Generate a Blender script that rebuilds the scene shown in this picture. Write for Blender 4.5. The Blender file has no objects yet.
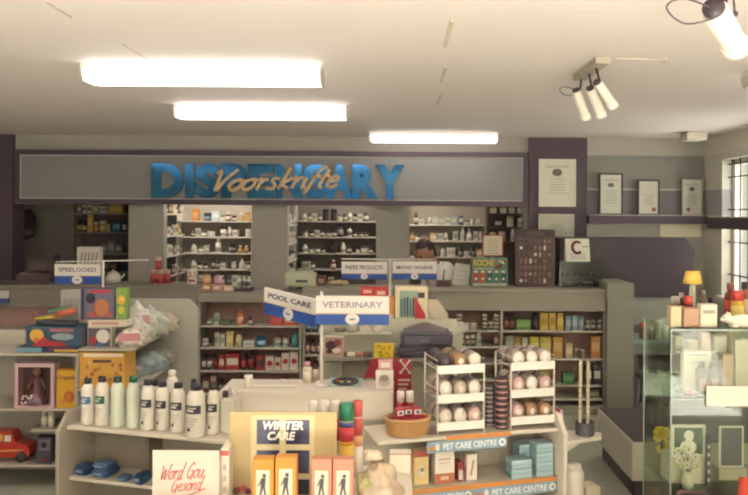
import bpy, bmesh, math, random
from mathutils import Vector, Matrix, noise
PI = math.pi
C = bpy.context.scene.collection
sc = bpy.context.scene
# ------------------------------------------------------------------ camera model (metres; eye at 1.75)
F, CX, CY, EYE, TH = 790.0, 400.0, 213.0, 1.75, 0.006
def unroll(px, py):
    u, v = px - CX, py - CY
    return u * math.cos(TH) + v * math.sin(TH), -u * math.sin(TH) + v * math.cos(TH)
def PX(px, Y, py=213):
    return unroll(px, py)[0] * Y / F
def PZ(py, Y, px=400):
    return EYE - unroll(px, py)[1] * Y / F
def P(px, py, Y):
    u, v = unroll(px, py)
    return Vector((u * Y / F, Y, EYE - v * Y / F))

# ------------------------------------------------------------------ materials
MATS = {}
def lin(h):
    h = h.lstrip('#')
    r = [int(h[i:i + 2], 16) / 255 for i in (0, 2, 4)]
    return [c / 12.92 if c <= .04045 else ((c + .055) / 1.055) ** 2.4 for c in r]
def M(h, rough=.55, metal=0.0, var=.07, scale=9.0, spec=.4):
    key = (h, rough, metal, var, scale, spec)
    if key in MATS: return MATS[key]
    m = bpy.data.materials.new('surface_' + h.lstrip('#')); m.use_nodes = True
    nt = m.node_tree; b = nt.nodes['Principled BSDF']
    c = lin(h)
    tc = nt.nodes.new('ShaderNodeTexCoord'); no = nt.nodes.new('ShaderNodeTexNoise')
    no.inputs['Scale'].default_value = scale; no.inputs['Detail'].default_value = 2
    mx = nt.nodes.new('ShaderNodeMix'); mx.data_type = 'RGBA'
    mx.inputs[6].default_value = [x * (1 - var) for x in c] + [1]
    mx.inputs[7].default_value = [min(1, x * (1 + var)) for x in c] + [1]
    nt.links.new(tc.outputs['Object'], no.inputs['Vector'])
    nt.links.new(no.outputs['Fac'], mx.inputs[0]); nt.links.new(mx.outputs[2], b.inputs['Base Color'])
    b.inputs['Roughness'].default_value = rough; b.inputs['Metallic'].default_value = metal
    b.inputs['Specular IOR Level'].default_value = spec
    MATS[key] = m
    return m
def emit(name, h, strength):
    m = bpy.data.materials.new(name); m.use_nodes = True
    nt = m.node_tree; nt.nodes.clear()
    o = nt.nodes.new('ShaderNodeOutputMaterial'); e = nt.nodes.new('ShaderNodeEmission')
    e.inputs['Color'].default_value = lin(h) + [1]; e.inputs['Strength'].default_value = strength
    nt.links.new(e.outputs[0], o.inputs[0]); return m
def glass(name, tint, refl=.12, rough=.02, body=.0, bodycol='#ffffff'):
    m = bpy.data.materials.new(name); m.use_nodes = True
    nt = m.node_tree; nt.nodes.clear()
    o = nt.nodes.new('ShaderNodeOutputMaterial')
    t = nt.nodes.new('ShaderNodeBsdfTransparent'); t.inputs[0].default_value = lin(tint) + [1]
    g = nt.nodes.new('ShaderNodeBsdfGlossy'); g.inputs['Roughness'].default_value = rough
    fr = nt.nodes.new('ShaderNodeFresnel'); fr.inputs[0].default_value = 1.45
    mu = nt.nodes.new('ShaderNodeMath'); mu.operation = 'MULTIPLY_ADD'; mu.inputs[1].default_value = .16; mu.inputs[2].default_value = refl * .08
    mx = nt.nodes.new('ShaderNodeMixShader')
    nt.links.new(fr.outputs[0], mu.inputs[0]); nt.links.new(mu.outputs[0], mx.inputs[0])
    nt.links.new(t.outputs[0], mx.inputs[1]); nt.links.new(g.outputs[0], mx.inputs[2])
    out = mx
    if body > 0:
        d = nt.nodes.new('ShaderNodeBsdfDiffuse'); d.inputs[0].default_value = lin(bodycol) + [1]
        m2 = nt.nodes.new('ShaderNodeMixShader'); m2.inputs[0].default_value = body
        nt.links.new(mx.outputs[0], m2.inputs[1]); nt.links.new(d.outputs[0], m2.inputs[2]); out = m2
    nt.links.new(out.outputs[0], o.inputs[0]); return m

# ------------------------------------------------------------------ mesh builder
def text_mesh(s, bold=0.0):
    cu = bpy.data.curves.new('lettering', 'FONT'); cu.body = s; cu.offset = bold; cu.resolution_u = 3
    ob = bpy.data.objects.new('lettering', cu); C.objects.link(ob)
    dg = bpy.context.evaluated_depsgraph_get(); dg.update()
    me = bpy.data.meshes.new_from_object(ob.evaluated_get(dg))
    vs = [v.co.copy() for v in me.vertices]; fs = [tuple(p.vertices) for p in me.polygons]
    bpy.data.objects.remove(ob); bpy.data.curves.remove(cu); bpy.data.meshes.remove(me)
    return vs, fs
def catmull(pts, n=5):
    if len(pts) < 3: return [Vector(p) for p in pts]
    p = [Vector(a) for a in pts]; p = [p[0] * 2 - p[1]] + p + [p[-1] * 2 - p[-2]]
    out = []
    for i in range(1, len(p) - 2):
        for k in range(n):
            t = k / n
            out.append(.5 * ((2 * p[i]) + (p[i + 1] - p[i - 1]) * t + (2 * p[i - 1] - 5 * p[i] + 4 * p[i + 1] - p[i + 2]) * t * t + (3 * p[i] - p[i - 1] - 3 * p[i + 1] + p[i + 2]) * t ** 3))
    out.append(p[-2]); return out
SCRIPT = {
 'V': (1.15, [[(0, 1.55), (.25, 1.7), (.4, .02), (.7, .9), (1.25, 1.85)]]), 'o': (.85, [[(.45, .95), (.1, .7), (.05, .3), (.35, 0), (.68, .3), (.68, .7), (.45, .95), (.85, .8)]]),
 'r': (.7, [[(.02, .8), (.2, .92), (.15, 0)], [(.17, .5), (.4, .9), (.65, .85)]]), 's': (.72, [[(.65, .85), (.35, .95), (.2, .7), (.5, .4), (.45, .05), (.02, .1)]]),
 'k': (.8, [[(.3, 1.8), (.1, 0)], [(.7, .9), (.2, .45), (.4, .25), (.75, 0)]]), 'i': (.42, [[(.15, .9), (.1, .1), (.35, 0)], [(.24, 1.3), (.28, 1.36)]]),
 'f': (.62, [[(.75, 1.65), (.5, 1.8), (.28, 1.2), (.02, -.5)], [(0, .9), (.6, .98)]]), 't': (.5, [[(.3, 1.55), (.1, .2), (.35, 0)], [(0, .95), (.5, 1.0)]]),
 'e': (.8, [[(.1, .45), (.6, .6), (.5, .95), (.15, .75), (.1, .2), (.4, 0), (.75, .2)]]), 'W': (1.35, [[(0, 1.6), (.2, .02), (.55, 1.2), (.75, .02), (1.35, 1.75)]]),
 'd': (.95, [[(.6, .8), (.2, .9), (.05, .4), (.25, 0), (.6, .3), (.85, 1.8), (.65, .1), (.9, 0)]]), 'G': (1.15, [[(1.0, 1.4), (.6, 1.7), (.1, .9), (.3, .05), (.8, .2), (.95, .8), (.55, .8)], [(.95, .8), (.85, -.2)]]),
 'u': (.95, [[(.1, .9), (.1, .2), (.35, 0), (.65, .4), (.75, .9), (.7, .1), (.95, 0)]]), 'n': (.95, [[(.05, .9), (.1, 0), (.15, .5), (.45, .95), (.65, .8), (.65, .1), (.9, 0)]])}
class MB:
    def __init__(s): s.v = []; s.f = []; s.m = []; s.fm = []; s.sm = []
    def mi(s, m):
        if m not in s.m: s.m.append(m)
        return s.m.index(m)
    def add(s, vs, fs, m, smooth=False):
        b = len(s.v); k = s.mi(m); s.v += [Vector(v) for v in vs]
        for f in fs: s.f.append(tuple(b + i for i in f)); s.fm.append(k); s.sm.append(smooth)
        return s
    def addbm(s, bm, m, smooth=False):
        bm.verts.index_update()
        s.add([v.co.copy() for v in bm.verts], [[v.index for v in f.verts] for f in bm.faces], m, smooth); bm.free(); return s
    def box(s, x0, x1, y0, y1, z0, z1, m, bev=0.0, seg=1):
        bm = bmesh.new(); bmesh.ops.create_cube(bm, size=1)
        for v in bm.verts: v.co = Vector(((x0 + x1) / 2 + v.co.x * (x1 - x0), (y0 + y1) / 2 + v.co.y * (y1 - y0), (z0 + z1) / 2 + v.co.z * (z1 - z0)))
        if bev: bmesh.ops.bevel(bm, geom=bm.edges[:], offset=min(bev, .45 * min(abs(x1 - x0), abs(y1 - y0), abs(z1 - z0))), segments=seg, affect='EDGES')
        return s.addbm(bm, m)
    def lathe(s, prof, m, n=16, c=(0, 0, 0), axis='z'):
        vs, fs = [], []
        for r, z in prof:
            for k in range(n):
                a = 2 * PI * k / n
                p = (r * math.cos(a), r * math.sin(a), z) if axis == 'z' else ((r * math.cos(a), z, r * math.sin(a)) if axis == 'y' else (z, r * math.cos(a), r * math.sin(a)))
                vs.append(Vector(p) + Vector(c))
        for i in range(len(prof) - 1):
            for k in range(n): fs.append((i * n + k, i * n + (k + 1) % n, (i + 1) * n + (k + 1) % n, (i + 1) * n + k))
        if axis == 'y': fs = [f[::-1] for f in fs]
        s.add(vs, fs, m, True)
        fs2 = []
        if prof[0][0] > 1e-6: fs2.append(tuple(range(n - 1, -1, -1)))
        if prof[-1][0] > 1e-6: fs2.append(tuple((len(prof) - 1) * n + k for k in range(n)))
        b = len(s.v) - len(vs)
        for f in fs2:
            s.f.append(tuple(b + i for i in (f if axis != 'y' else f[::-1]))); s.fm.append(s.mi(m)); s.sm.append(False)
        return s
    def tube(s, pts, r, m, n=6, smooth_path=0):
        if smooth_path and len(pts) > 2:
            if isinstance(r, (list, tuple)):
                r = [r[min(i // smooth_path, len(r) - 1)] + (r[min(i // smooth_path + 1, len(r) - 1)] - r[min(i // smooth_path, len(r) - 1)]) * (i % smooth_path) / smooth_path for i in range((len(pts) - 1) * smooth_path + 1)]
            pts = catmull(pts, smooth_path)
        else: pts = [Vector(p) for p in pts]
        vs, fs = [], []
        up0 = None
        for i, p in enumerate(pts):
            d = (pts[min(i + 1, len(pts) - 1)] - pts[max(i - 1, 0)]).normalized()
            if up0 is None: up0 = Vector((0, 0, 1)) if abs(d.z) < .9 else Vector((0, 1, 0))
            a = d.cross(up0); a = a.normalized() if a.length > 1e-5 else Vector((1, 0, 0)); b = a.cross(d).normalized(); up0 = b
            rr = r[i] if isinstance(r, (list, tuple)) else r
            for k in range(n): t = 2 * PI * k / n; vs.append(p + a * rr * math.cos(t) + b * rr * math.sin(t))
        for i in range(len(pts) - 1):
            for k in range(n): fs.append((i * n + k, (i + 1) * n + k, (i + 1) * n + (k + 1) % n, i * n + (k + 1) % n))
        fs += [tuple(range(n)), tuple((len(pts) - 1) * n + k for k in range(n - 1, -1, -1))]
        return s.add(vs, fs, m, True)
    def prism(s, poly, a, b, m, axis='y'):
        n = len(poly)
        f = {'y': lambda p, t: (p[0], t, p[1]), 'x': lambda p, t: (t, p[0], p[1]), 'z': lambda p, t: (p[0], p[1], t)}[axis]
        bm = bmesh.new(); v0 = [bm.verts.new(f(p, a)) for p in poly]; v1 = [bm.verts.new(f(p, b)) for p in poly]
        bm.faces.new(v0); bm.faces.new(v1[::-1])
        for i in range(n): bm.faces.new((v0[i], v1[i], v1[(i + 1) % n], v0[(i + 1) % n]))
        bmesh.ops.recalc_face_normals(bm, faces=bm.faces[:])
        return s.addbm(bm, m)
    def ball(s, c, r, m, seg=12, sq=(1, 1, 1)):
        bm = bmesh.new(); bmesh.ops.create_uvsphere(bm, u_segments=seg, v_segments=max(6, seg // 2 + 2), radius=1)
        for v in bm.verts: v.co = Vector(c) + Vector((v.co.x * r * sq[0], v.co.y * r * sq[1], v.co.z * r * sq[2]))
        return s.addbm(bm, m, True)
    def text(s, t, x0, x1, z0, z1, y, m, bold=0.0, slant=0.0, thick=0.0):
        vs, fs = text_mesh(t, bold)
        if not vs: return s
        for v in vs: v.x += slant * v.y
        lx, hx = min(v.x for v in vs), max(v.x for v in vs); ly, hy = min(v.y for v in vs), max(v.y for v in vs)
        q = [((v.x - lx) / (hx - lx) * (x1 - x0) + x0, (v.y - ly) / (hy - ly) * (z1 - z0) + z0) for v in vs]
        s.add([(a, y, b) for a, b in q], fs, m)
        if thick:
            ed = {}
            for f in fs:
                for i in range(len(f)):
                    e = (f[i], f[(i + 1) % len(f)]); ed[e] = 1
            rim = [e for e in ed if (e[1], e[0]) not in ed]
            n = len(q)
            s.add([(a, y, b) for a, b in q] + [(a, y + thick, b) for a, b in q], [(e[1], e[0], e[0] + n, e[1] + n) for e in rim], m)
        return s
    def script(s, t, x0, x1, z0, z1, y, r, m, slant=.3, drift=0.0, n=6):
        x, st = 0, []
        for ch in t:
            if ch == ' ': x += .6; continue
            adv, ss = SCRIPT[ch]
            for k in ss: st.append([(x + p[0] + slant * p[1], p[1]) for p in k])
            x += adv
        al = [p for k in st for p in k]; lx, hx = min(p[0] for p in al), max(p[0] for p in al); ly, hy = min(p[1] for p in al), max(p[1] for p in al)
        for k in st:
            s.tube([(x0 + (a - lx) / (hx - lx) * (x1 - x0), y, z0 + (b - ly) / (hy - ly) * (z1 - z0) + drift * (a - lx) / (hx - lx)) for a, b in k], r, m, n, 5)
        return s
    def mesh(s, name):
        me = bpy.data.meshes.new(name); me.from_pydata([tuple(v) for v in s.v], [], s.f)
        for m in s.m: me.materials.append(m)
        for p, k, sm in zip(me.polygons, s.fm, s.sm): p.material_index = k; p.use_smooth = sm
        me.update(); return me
    def build(s, name, parent=None, loc=(0, 0, 0), rz=0.0, label=None):
        o = bpy.data.objects.new(name, s.mesh(name)); C.objects.link(o); o.location = loc; o.rotation_euler = (0, 0, rz)
        if parent: o.parent = parent
        if label: o['label'] = label
        return o
def tag(o, label, cat, group=None, kind=None):
    o['label'] = label; o['category'] = cat
    if group: o['group'] = group
    if kind: o['kind'] = kind
    return o
def thing(name, label, cat, loc=(0, 0, 0), rz=0.0, group=None):
    o = bpy.data.objects.new(name, None); C.objects.link(o); o.empty_display_size = .05
    o.location = loc; o.rotation_euler = (0, 0, rz)
    return tag(o, label, cat, group)
def structure(name, mb, label=None):
    o = mb.build(name); o['kind'] = 'structure'
    if label: o['label'] = label
    return o
def B(*a, **k): return MB().box(*a, **k)
ORD = 'first second third fourth fifth sixth seventh eighth ninth tenth eleventh twelfth thirteenth fourteenth fifteenth sixteenth seventeenth eighteenth nineteenth twentieth'.split()

def crumple(r, sq, seed, amp=.3, freq=1.6, pinch=.35):
    """a soft bag: a blob with sharp folds, gathered towards its top"""
    bm = bmesh.new(); bmesh.ops.create_icosphere(bm, subdivisions=4, radius=1); of = Vector((seed * 7.3, seed * 3.1, seed * 5.7))
    for v in bm.verts:
        n = v.co.normalized(); k = 1 + amp * (abs(noise.noise(n * freq + of)) * 1.6 - .5) + amp * .5 * (abs(noise.noise(n * freq * 2.7 + of)) * 1.6 - .4)
        g = 1 - pinch * max(0, n.z) ** 2
        v.co = Vector((n.x * r * sq[0] * k * g, n.y * r * sq[1] * k * g, n.z * r * sq[2] * k))
        if n.z < -.3: v.co.z = max(v.co.z, -r * sq[2] * .62)
    lo = min(v.co.z for v in bm.verts)
    for v in bm.verts: v.co.z -= lo
    return bm
# ------------------------------------------------------------------ small goods: one template per kind and size, then copies
TPL = {}
def q(x): return round(x, 3)
def item_meshes(kind, w, d, h, c1, c2, c3):
    key = (kind, q(w), q(d), q(h), c1, c2, c3)
    if key in TPL: return TPL[key]
    a, b2 = M(c1, .5), M(c2, .5); r = w / 2
    out = []
    if kind == 'box':
        mb = B(-w / 2, w / 2, -d / 2, d / 2, 0, h, a, bev=.0015)
        if c2 != c1:
            mb.box(-w * .42, w * .42, -d / 2 - .0006, -d / 2, h * .3, h * .72, b2)
        if c3: mb.box(-w * .3, w * .3, -d / 2 - .001, -d / 2, h * .42, h * .5, M(c3))
        out = [('medicine_box', mb.mesh('medicine_box'))]
    elif kind == 'dots':      # box front printed with a disc
        mb = B(-w / 2, w / 2, -d / 2, d / 2, 0, h, a, bev=.0015)
        mb.lathe([(.36 * min(w, h), -d / 2 - .001), (.36 * min(w, h), -d / 2)], b2, 14, (0, 0, h / 2), 'y')
        out = [('medicine_box', mb.mesh('medicine_box'))]
    elif kind == 'bottle':
        nr = r * .45
        mb = MB().lathe([(0, 0), (r * .92, 0), (r, h * .03), (r, h * .62), (r * .9, h * .72), (nr, h * .8), (nr, h * .9)], a, 12)
        mb.lathe([(r * 1.02, h * .16), (r * 1.02, h * .56)], b2, 12)
        cp = MB().lathe([(0, h * .82), (nr * 1.35, h * .82), (nr * 1.35, h), (0, h)], M(c3 or c2), 10)
        out = [('medicine_bottle', mb.mesh('medicine_bottle')), ('cap', cp.mesh('cap'))]
    elif kind == 'jar':
        mb = MB().lathe([(0, 0), (r * .93, 0), (r, h * .05), (r, h * .66), (r * .9, h * .75), (0, h * .75)], a, 12)
        if c3: mb.lathe([(r * 1.02, h * .18), (r * 1.02, h * .55)], M(c3), 12)
        cp = MB().lathe([(0, h * .7), (r * .97, h * .7), (r * .97, h * .98), (r * .9, h), (0, h)], b2, 12)
        out = [('jar', mb.mesh('jar')), ('lid', cp.mesh('lid'))]
    elif kind == 'flask':     # wide bottom flask with long neck
        mb = MB().lathe([(0, 0), (r, 0), (r, h * .35), (r * .6, h * .6), (r * .3, h * .7), (r * .3, h * .88)], a, 12)
        cp = MB().lathe([(0, h * .86), (r * .4, h * .86), (r * .4, h), (0, h)], b2, 10)
        out = [('medicine_bottle', mb.mesh('medicine_bottle')), ('cap', cp.mesh('cap'))]
    TPL[key] = out; return out
def item(kind, x, y, z, w, d, h, c1, c2, c3, label, cat, group, rz=0.0):
    ms = item_meshes(kind, w, d, h, c1, c2, c3)
    root = None
    for n, me in ms:
        o = bpy.data.objects.new(n, me); C.objects.link(o)
        if root is None:
            root = o; o.location = (x, y, z); o.rotation_euler = (0, 0, rz); tag(o, label, cat, group)
        else: o.parent = root
    return root
CAT = {'box': 'box', 'dots': 'box', 'bottle': 'bottle', 'jar': 'jar', 'flask': 'bottle'}
def row(items, Yf, bz, phrase, group, ref='toy side', dmax=.09):
    """items: (kind, px0, px1, py_top, c1, c2, c3, words); stands them on a shelf whose top is z=bz and whose front is near Yf"""
    n = 0
    for it in sorted(items, key=lambda t: t[1]):
        kind, a, b, top, c1, c2, c3, wd = it[:8]
        up = it[8] if len(it) > 8 else 0.0
        w = (b - a) * Yf / F * .94; h = max(.02, PZ(top, Yf, a) - bz - up)
        d = w if kind in ('bottle', 'jar', 'flask') else min(dmax, max(.03, w * .8))
        y = Yf + .012 + d / 2
        x = PX((a + b) / 2, Yf) 
        o = ORD[n]; n += 1
        item(kind, x, y, bz + .0005 + up, w, d, h, c1, c2, c3, f'{wd}, {o} from the {ref} {phrase}', CAT[kind], group)
LAMP, DAY, WIN, WORLD, TILT, EXPO, SUN, SUNEL, SUNAZ, SIDE = 13.0, 20.0, 70.0, 1.2, 8, -0.44, 285.0, 37, -12, 30.0
# ================================================================== the room
wallgrey, wallmid, walldark, cream = M('#97928a', .8), M('#8d8a84', .8), M('#7d787a', .8), M('#b3aca2', .8)
purple = M('#54464f', .6, var=.05)
S0 = 7.8                                       # plane of the dispensary fascia and the certificate wall
HC = 2.5
XL, XR = -4.6, 3.0
# ceiling: boards running across the room, with fine joints
def ceiling_mat():
    m = M('#efe3de', .75, var=.03, scale=1.3); m = m.copy(); m.name = 'ceiling_boards'
    nt = m.node_tree; b = nt.nodes['Principled BSDF']
    tc = nt.nodes.new('ShaderNodeTexCoord'); w = nt.nodes.new('ShaderNodeTexWave')
    w.bands_direction = 'Y'; w.inputs['Scale'].default_value = 1.6; w.inputs['Distortion'].default_value = .05
    rp = nt.nodes.new('ShaderNodeValToRGB'); rp.color_ramp.elements[0].position = .0; rp.color_ramp.elements[1].position = .08
    bu = nt.nodes.new('ShaderNodeBump'); bu.inputs['Strength'].default_value = .12; bu.inputs['Distance'].default_value = .01
    nt.links.new(tc.outputs['Object'], w.inputs['Vector']); nt.links.new(w.outputs['Fac'], rp.inputs[0])
    nt.links.new(rp.outputs[0], bu.inputs['Height']); nt.links.new(bu.outputs[0], b.inputs['Normal'])
    return m
structure('ceiling', B(XL - .2, XR + .4, -3.2, 9.3, HC, HC + .12, ceiling_mat()))
def floor_mat():
    m = M('#a6a798', .4, var=.08, scale=3).copy(); m.name = 'vinyl_tiles'
    nt = m.node_tree; b = nt.nodes['Principled BSDF']; lk = b.inputs['Base Color'].links[0].from_socket
    tc = nt.nodes.new('ShaderNodeTexCoord'); br = nt.nodes.new('ShaderNodeTexBrick'); br.offset = 0
    br.inputs['Scale'].default_value = 1; br.inputs['Brick Width'].default_value = .3; br.inputs['Row Height'].default_value = .3; br.inputs['Mortar Size'].default_value = .003
    br.inputs['Color2'].default_value = (.94, .94, .94, 1); br.inputs['Color1'].default_value = (1, 1, 1, 1); br.inputs['Mortar'].default_value = (.55, .55, .52, 1)
    mu = nt.nodes.new('ShaderNodeMix'); mu.data_type = 'RGBA'; mu.blend_type = 'MULTIPLY'; mu.inputs[0].default_value = 1
    nt.links.new(tc.outputs['Object'], br.inputs['Vector']); nt.links.new(lk, mu.inputs[6]); nt.links.new(br.outputs['Color'], mu.inputs[7]); nt.links.new(mu.outputs[2], b.inputs['Base Color'])
    return m
structure('floor', B(XL - .2, XR + .4, -3.2, 9.3, -.1, 0, floor_mat()))
structure('wall_left', B(XL - .2, XL, -3.2, 9.3, 0, HC, cream))
structure('wall_back', B(XL, 1.26, 9.05, 9.2, 0, HC, wallgrey))
# shop-front wall behind the viewer: low sill, head and two jambs round a big opening
structure('wall_front', B(XL, XR, -3.2, -3.0, 0, .35, cream).box(XL, XR, -3.2, -3.0, 2.4, HC, cream).box(XL, XL + 2.3, -3.2, -3.0, .35, 2.4, cream).box(XR - .3, XR, -3.2, -3.0, .35, 2.4, cream))
# right wall, painted in bands, with the barred window
zA, zB, zL = 2.33, 1.99, 1.745
WY0, WY1, WZ0, WZ1 = 5.75, 7.36, 1.0, 2.265
def banded(mb, x0, x1, y0, y1):
    for a, b, m in ((0, zL, cream), (zL, zB, walldark), (zB, zB + .012, M('#c9c5bc')), (zB + .012, zA, wallmid), (zA, HC, cream)):
        mb.box(x0, x1, y0, y1, a, b, m)
    return mb
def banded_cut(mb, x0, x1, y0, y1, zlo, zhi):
    for a, b, m in ((0, zL, M('#dcd6c8', .8)), (zL, zB, M('#aeaaab', .8)), (zB, zB + .012, M('#ded9cf')), (zB + .012, zA, M('#d6d2c6', .8)), (zA, HC, M('#e2dccf', .8))):  # paler copies of the band colours: this wall's brighter light is painted in
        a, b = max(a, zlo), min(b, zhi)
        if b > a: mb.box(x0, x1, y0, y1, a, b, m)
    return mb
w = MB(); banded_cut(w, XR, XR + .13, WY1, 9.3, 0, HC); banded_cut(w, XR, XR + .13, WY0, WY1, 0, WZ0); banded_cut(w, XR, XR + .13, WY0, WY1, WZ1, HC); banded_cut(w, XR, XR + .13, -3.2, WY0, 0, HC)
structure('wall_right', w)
# certificate wall (same plane as the fascia), painted in bands
w = MB(); X0 = PX(586, S0)
w.box(1.26, X0, S0, S0 + .12, 0, HC, wallgrey); banded(w, X0, XR, S0, S0 + .12); w.box(1.26, 1.38, S0 + .12, 9.05, 0, HC, wallgrey)
structure('wall_certificates', w)
structure('trim_1', B(PX(529, S0 - .04), X0, S0 - .04, S0, 0, HC, purple), 'dark plum panel up the wall behind two certificates')
structure('trim_2', B(PX(-26, S0), PX(15, S0), S0 - .05, S0 + .2, 0, HC, purple), 'dark plum pillar at the end of the dispensary')
structure('trim_3', B(X0 + .001, XR, S0 - .12, S0 - .001, 1.66, zL - .006, purple).box(X0 + .001, XR, S0 - .125, S0 - .001, zL - .006, zL, M('#d6d2c8')), 'dark ledge with a pale edge under the certificates')
structure('trim_4', B(XR - .02, XR - .001, 5.3, S0 - .13, 1.62, zL - .02, purple).box(XR - .02, XR - .001, 5.3, S0 - .13, zL - .02, zL - .008, M('#d6d2c8')), 'dark band with a pale line along the window wall')
structure('trim_5', B(PX(660, S0), XR - .03, S0 - .012, S0 - .001, PZ(237, S0, 680), PZ(224, S0, 680), M('#e6dfc0')), 'pale cream strip painted for a lit opening under the ledge')  # stands in for a lit hatch, its brightness put into the cream
# window: frame, pane, bars
wf = M('#e9e2d4', .5); dark = M('#4b4247', .4)
o = B(XR + .1, XR + .16, WY0, WY1, WZ0, WZ0 + .05, wf); o.box(XR + .1, XR + .16, WY0, WY1, WZ1 - .05, WZ1, wf); o.box(XR + .1, XR + .16, WY0, WY0 + .05, WZ0, WZ1, wf); o.box(XR + .1, XR + .16, WY1 - .05, WY1, WZ0, WZ1, wf)
win = structure('window_1', o)
g = B(XR + .14, XR + .146, WY0 + .05, WY1 - .05, WZ0 + .05, WZ1 - .05, glass('window_glass', '#f4f6f0')).build('pane', win)
bars = MB()
for k in range(9):
    y = WY1 - .07 - k * .17; bars.box(XR + .06, XR + .072, y - .006, y + .006, WZ0, WZ1, dark)
for z in (1.2, 1.5, 1.8, 2.1, 2.22): bars.box(XR + .055, XR + .07, WY0, WY1, z - .006, z + .006, dark)
bars.build('burglar_bars', win)
structure('trim_6', B(XR - .05, XR + .1, WY0, WY1, WZ0 - .04, WZ0, wf), 'pale window ledge')
# white box at the corner of the ceiling
t = B(PX(683, 7.2), PX(703, 7.2), 7.1, 7.3, HC - .075, HC - .002, M('#d8d0c0'), bev=.01).build('smoke_detector'); tag(t, 'small white box fixed to the ceiling in the corner over the certificates', 'detector')

# ------------------------------------------------------------------ fascia, partitions, big sign
yb = S0
structure('wall_fascia', B(PX(15, S0), 1.26, S0, S0 + .14, PZ(206, S0), HC, M('#a8a297', .8)))
pil = M('#aba79c', .75)
for a, b, top in ((127, 162.5, 0), (251, 287, 0), (376, 410, 0)):
    structure('wall_partition', B(PX(a, 7.9), PX(b, 7.9), 7.95, 8.05, 0, HC, pil))
SG = thing('dispensary_sign', 'long grey board lettered in shiny blue over the dispensary hatch', 'sign', (0, S0, 0))
zt, zb2 = PZ(150, S0, 22), PZ(203.5, S0, 22); xl, xr = PX(17, S0), PX(527, S0)
fb = MB(); t = .05
fb.box(xl, xr, -.06, -.002, zt - t, zt, purple).box(xl, xr, -.06, -.002, zb2, zb2 + t, purple).box(xl, xl + t, -.06, -.002, zb2 + t, zt - t, purple).box(xr - t, xr, -.06, -.002, zb2 + t, zt - t, purple)
fb.build('frame', SG)
pn = B(xl + t, xr - t, -.045, -.004, zb2 + t, zt - t, M('#8b8986', .75, scale=.8))
lw = .007; li = M('#d2cdc4')
for a in ((xl + t, xr - t, zt - t - lw, zt - t), (xl + t, xr - t, zb2 + t, zb2 + t + lw), (xl + t, xl + t + lw, zb2 + t, zt - t), (xr - t - lw, xr - t, zb2 + t, zt - t)):
    pn.box(a[0], a[1], -.048, -.045, a[2], a[3], li)
pn.build('panel', SG)
blue = M('#27587c', .1, .8, var=.25, scale=2.2)
lx = [153, 186, 196, 222, 248, 275, 303, 328, 352, 377, 403]
lt = MB(); zz0, zz1 = PZ(198.5, S0, 280), PZ(164.5, S0, 280)
for i, ch in enumerate('DISPENSARY'):
    a, b = PX(lx[i], S0) + .006, PX(lx[i + 1], S0) + (.012 if i > 5 else -.004)
    if i in (7, 9): a -= .02
    lt.text(ch, a, b, zz0, zz1, -.075, blue, bold=.06, thick=.025)
lt.build('block_lettering', SG, label='shiny blue block capitals')
MB().script('Voorskrifte', PX(217, S0), PX(338, S0), PZ(197.5, S0, 280), PZ(171, S0, 280), -.092, .0175, M('#d9b98e', .35), slant=.35, drift=.05).build('script_lettering', SG, label='beige brush script')

# ------------------------------------------------------------------ ceiling lights
lamp_full = emit('lit_diffuser', '#fff7f2', LAMP); lamp_old = emit('lit_old_diffuser', '#fff7f2', LAMP * .45); lamp_in_added = emit('added_inner_diffuser', '#fff6ea', LAMP * 2.4); lamp_dim_added = emit('added_dim_diffuser', '#fff6ea', LAMP * .2)
def tube_light(x0, x1, Y, label, lampm=None):
    lampm = lampm or lamp_full
    t = thing('fluorescent_light', label, 'light', ((x0 + x1) / 2, Y, HC), 0, 'fluorescent ceiling lights')
    L = (x1 - x0) / 2
    B(-L, L, .01, .21, -.025, -.001, M('#e8e2d6')).build('housing', t)
    MB().prism([(.0, -.026), (.22, -.026), (.195, -.085), (.025, -.085)], -L + .03, L - .012, lampm, 'x').build('diffuser', t)
    for s in (-L, L - .012): MB().prism([(0, -.026), (.22, -.026), (.19, -.088), (.03, -.088)], s, s + .012, M('#cfc8ba'), 'x').build('end_cap', t)
tube_light(PX(78, 3.99), PX(320, 3.99), 3.99, 'long lit fluorescent ceiling light, the one closest to the viewer')
tube_light(PX(172, 5.5), PX(346, 5.5), 5.5, 'lit fluorescent ceiling light between the other two')
tube_light(PX(368, 7.3), PX(498, 7.3), 7.3, 'lit fluorescent ceiling light close to the dispensary sign', lamp_old)
tube_light(-.75, .3, 8.35, 'added unseen fluorescent ceiling light inside the dispensary behind the sign board', lamp_in_added)  # this and the next lamp are added, unseen, to brighten the dispensary shelves
tube_light(-2.45, -1.6, 8.35, 'added unseen fluorescent ceiling light inside the dispensary above the shelf of coloured boxes', lamp_in_added)
for n_, (xa_, ya_) in enumerate(((-1.6, 2.2), (1.2, 2.2), (-1.6, .3), (1.2, .3), (-3.9, 2.2), (-4.1, 4.6))):  # lamps added out of view to lift fronts, floor and ceiling
    tube_light(xa_, xa_ + 1.22, ya_, 'added unseen fluorescent ceiling light in the front part, ' + ('over the aisle', 'on the window side', 'by the entrance', 'by the entrance on the window side', 'along the toy side', 'above the toy stand')[n_], lamp_dim_added if n_ < 4 else (lamp_old, lamp_full)[n_ - 4])
tube_light(1.79, 2.97, 3.95, 'added unseen fluorescent ceiling light above the glass cabinet by the window wall')  # lamp added out of view to brighten the plinth and window wall
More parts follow.
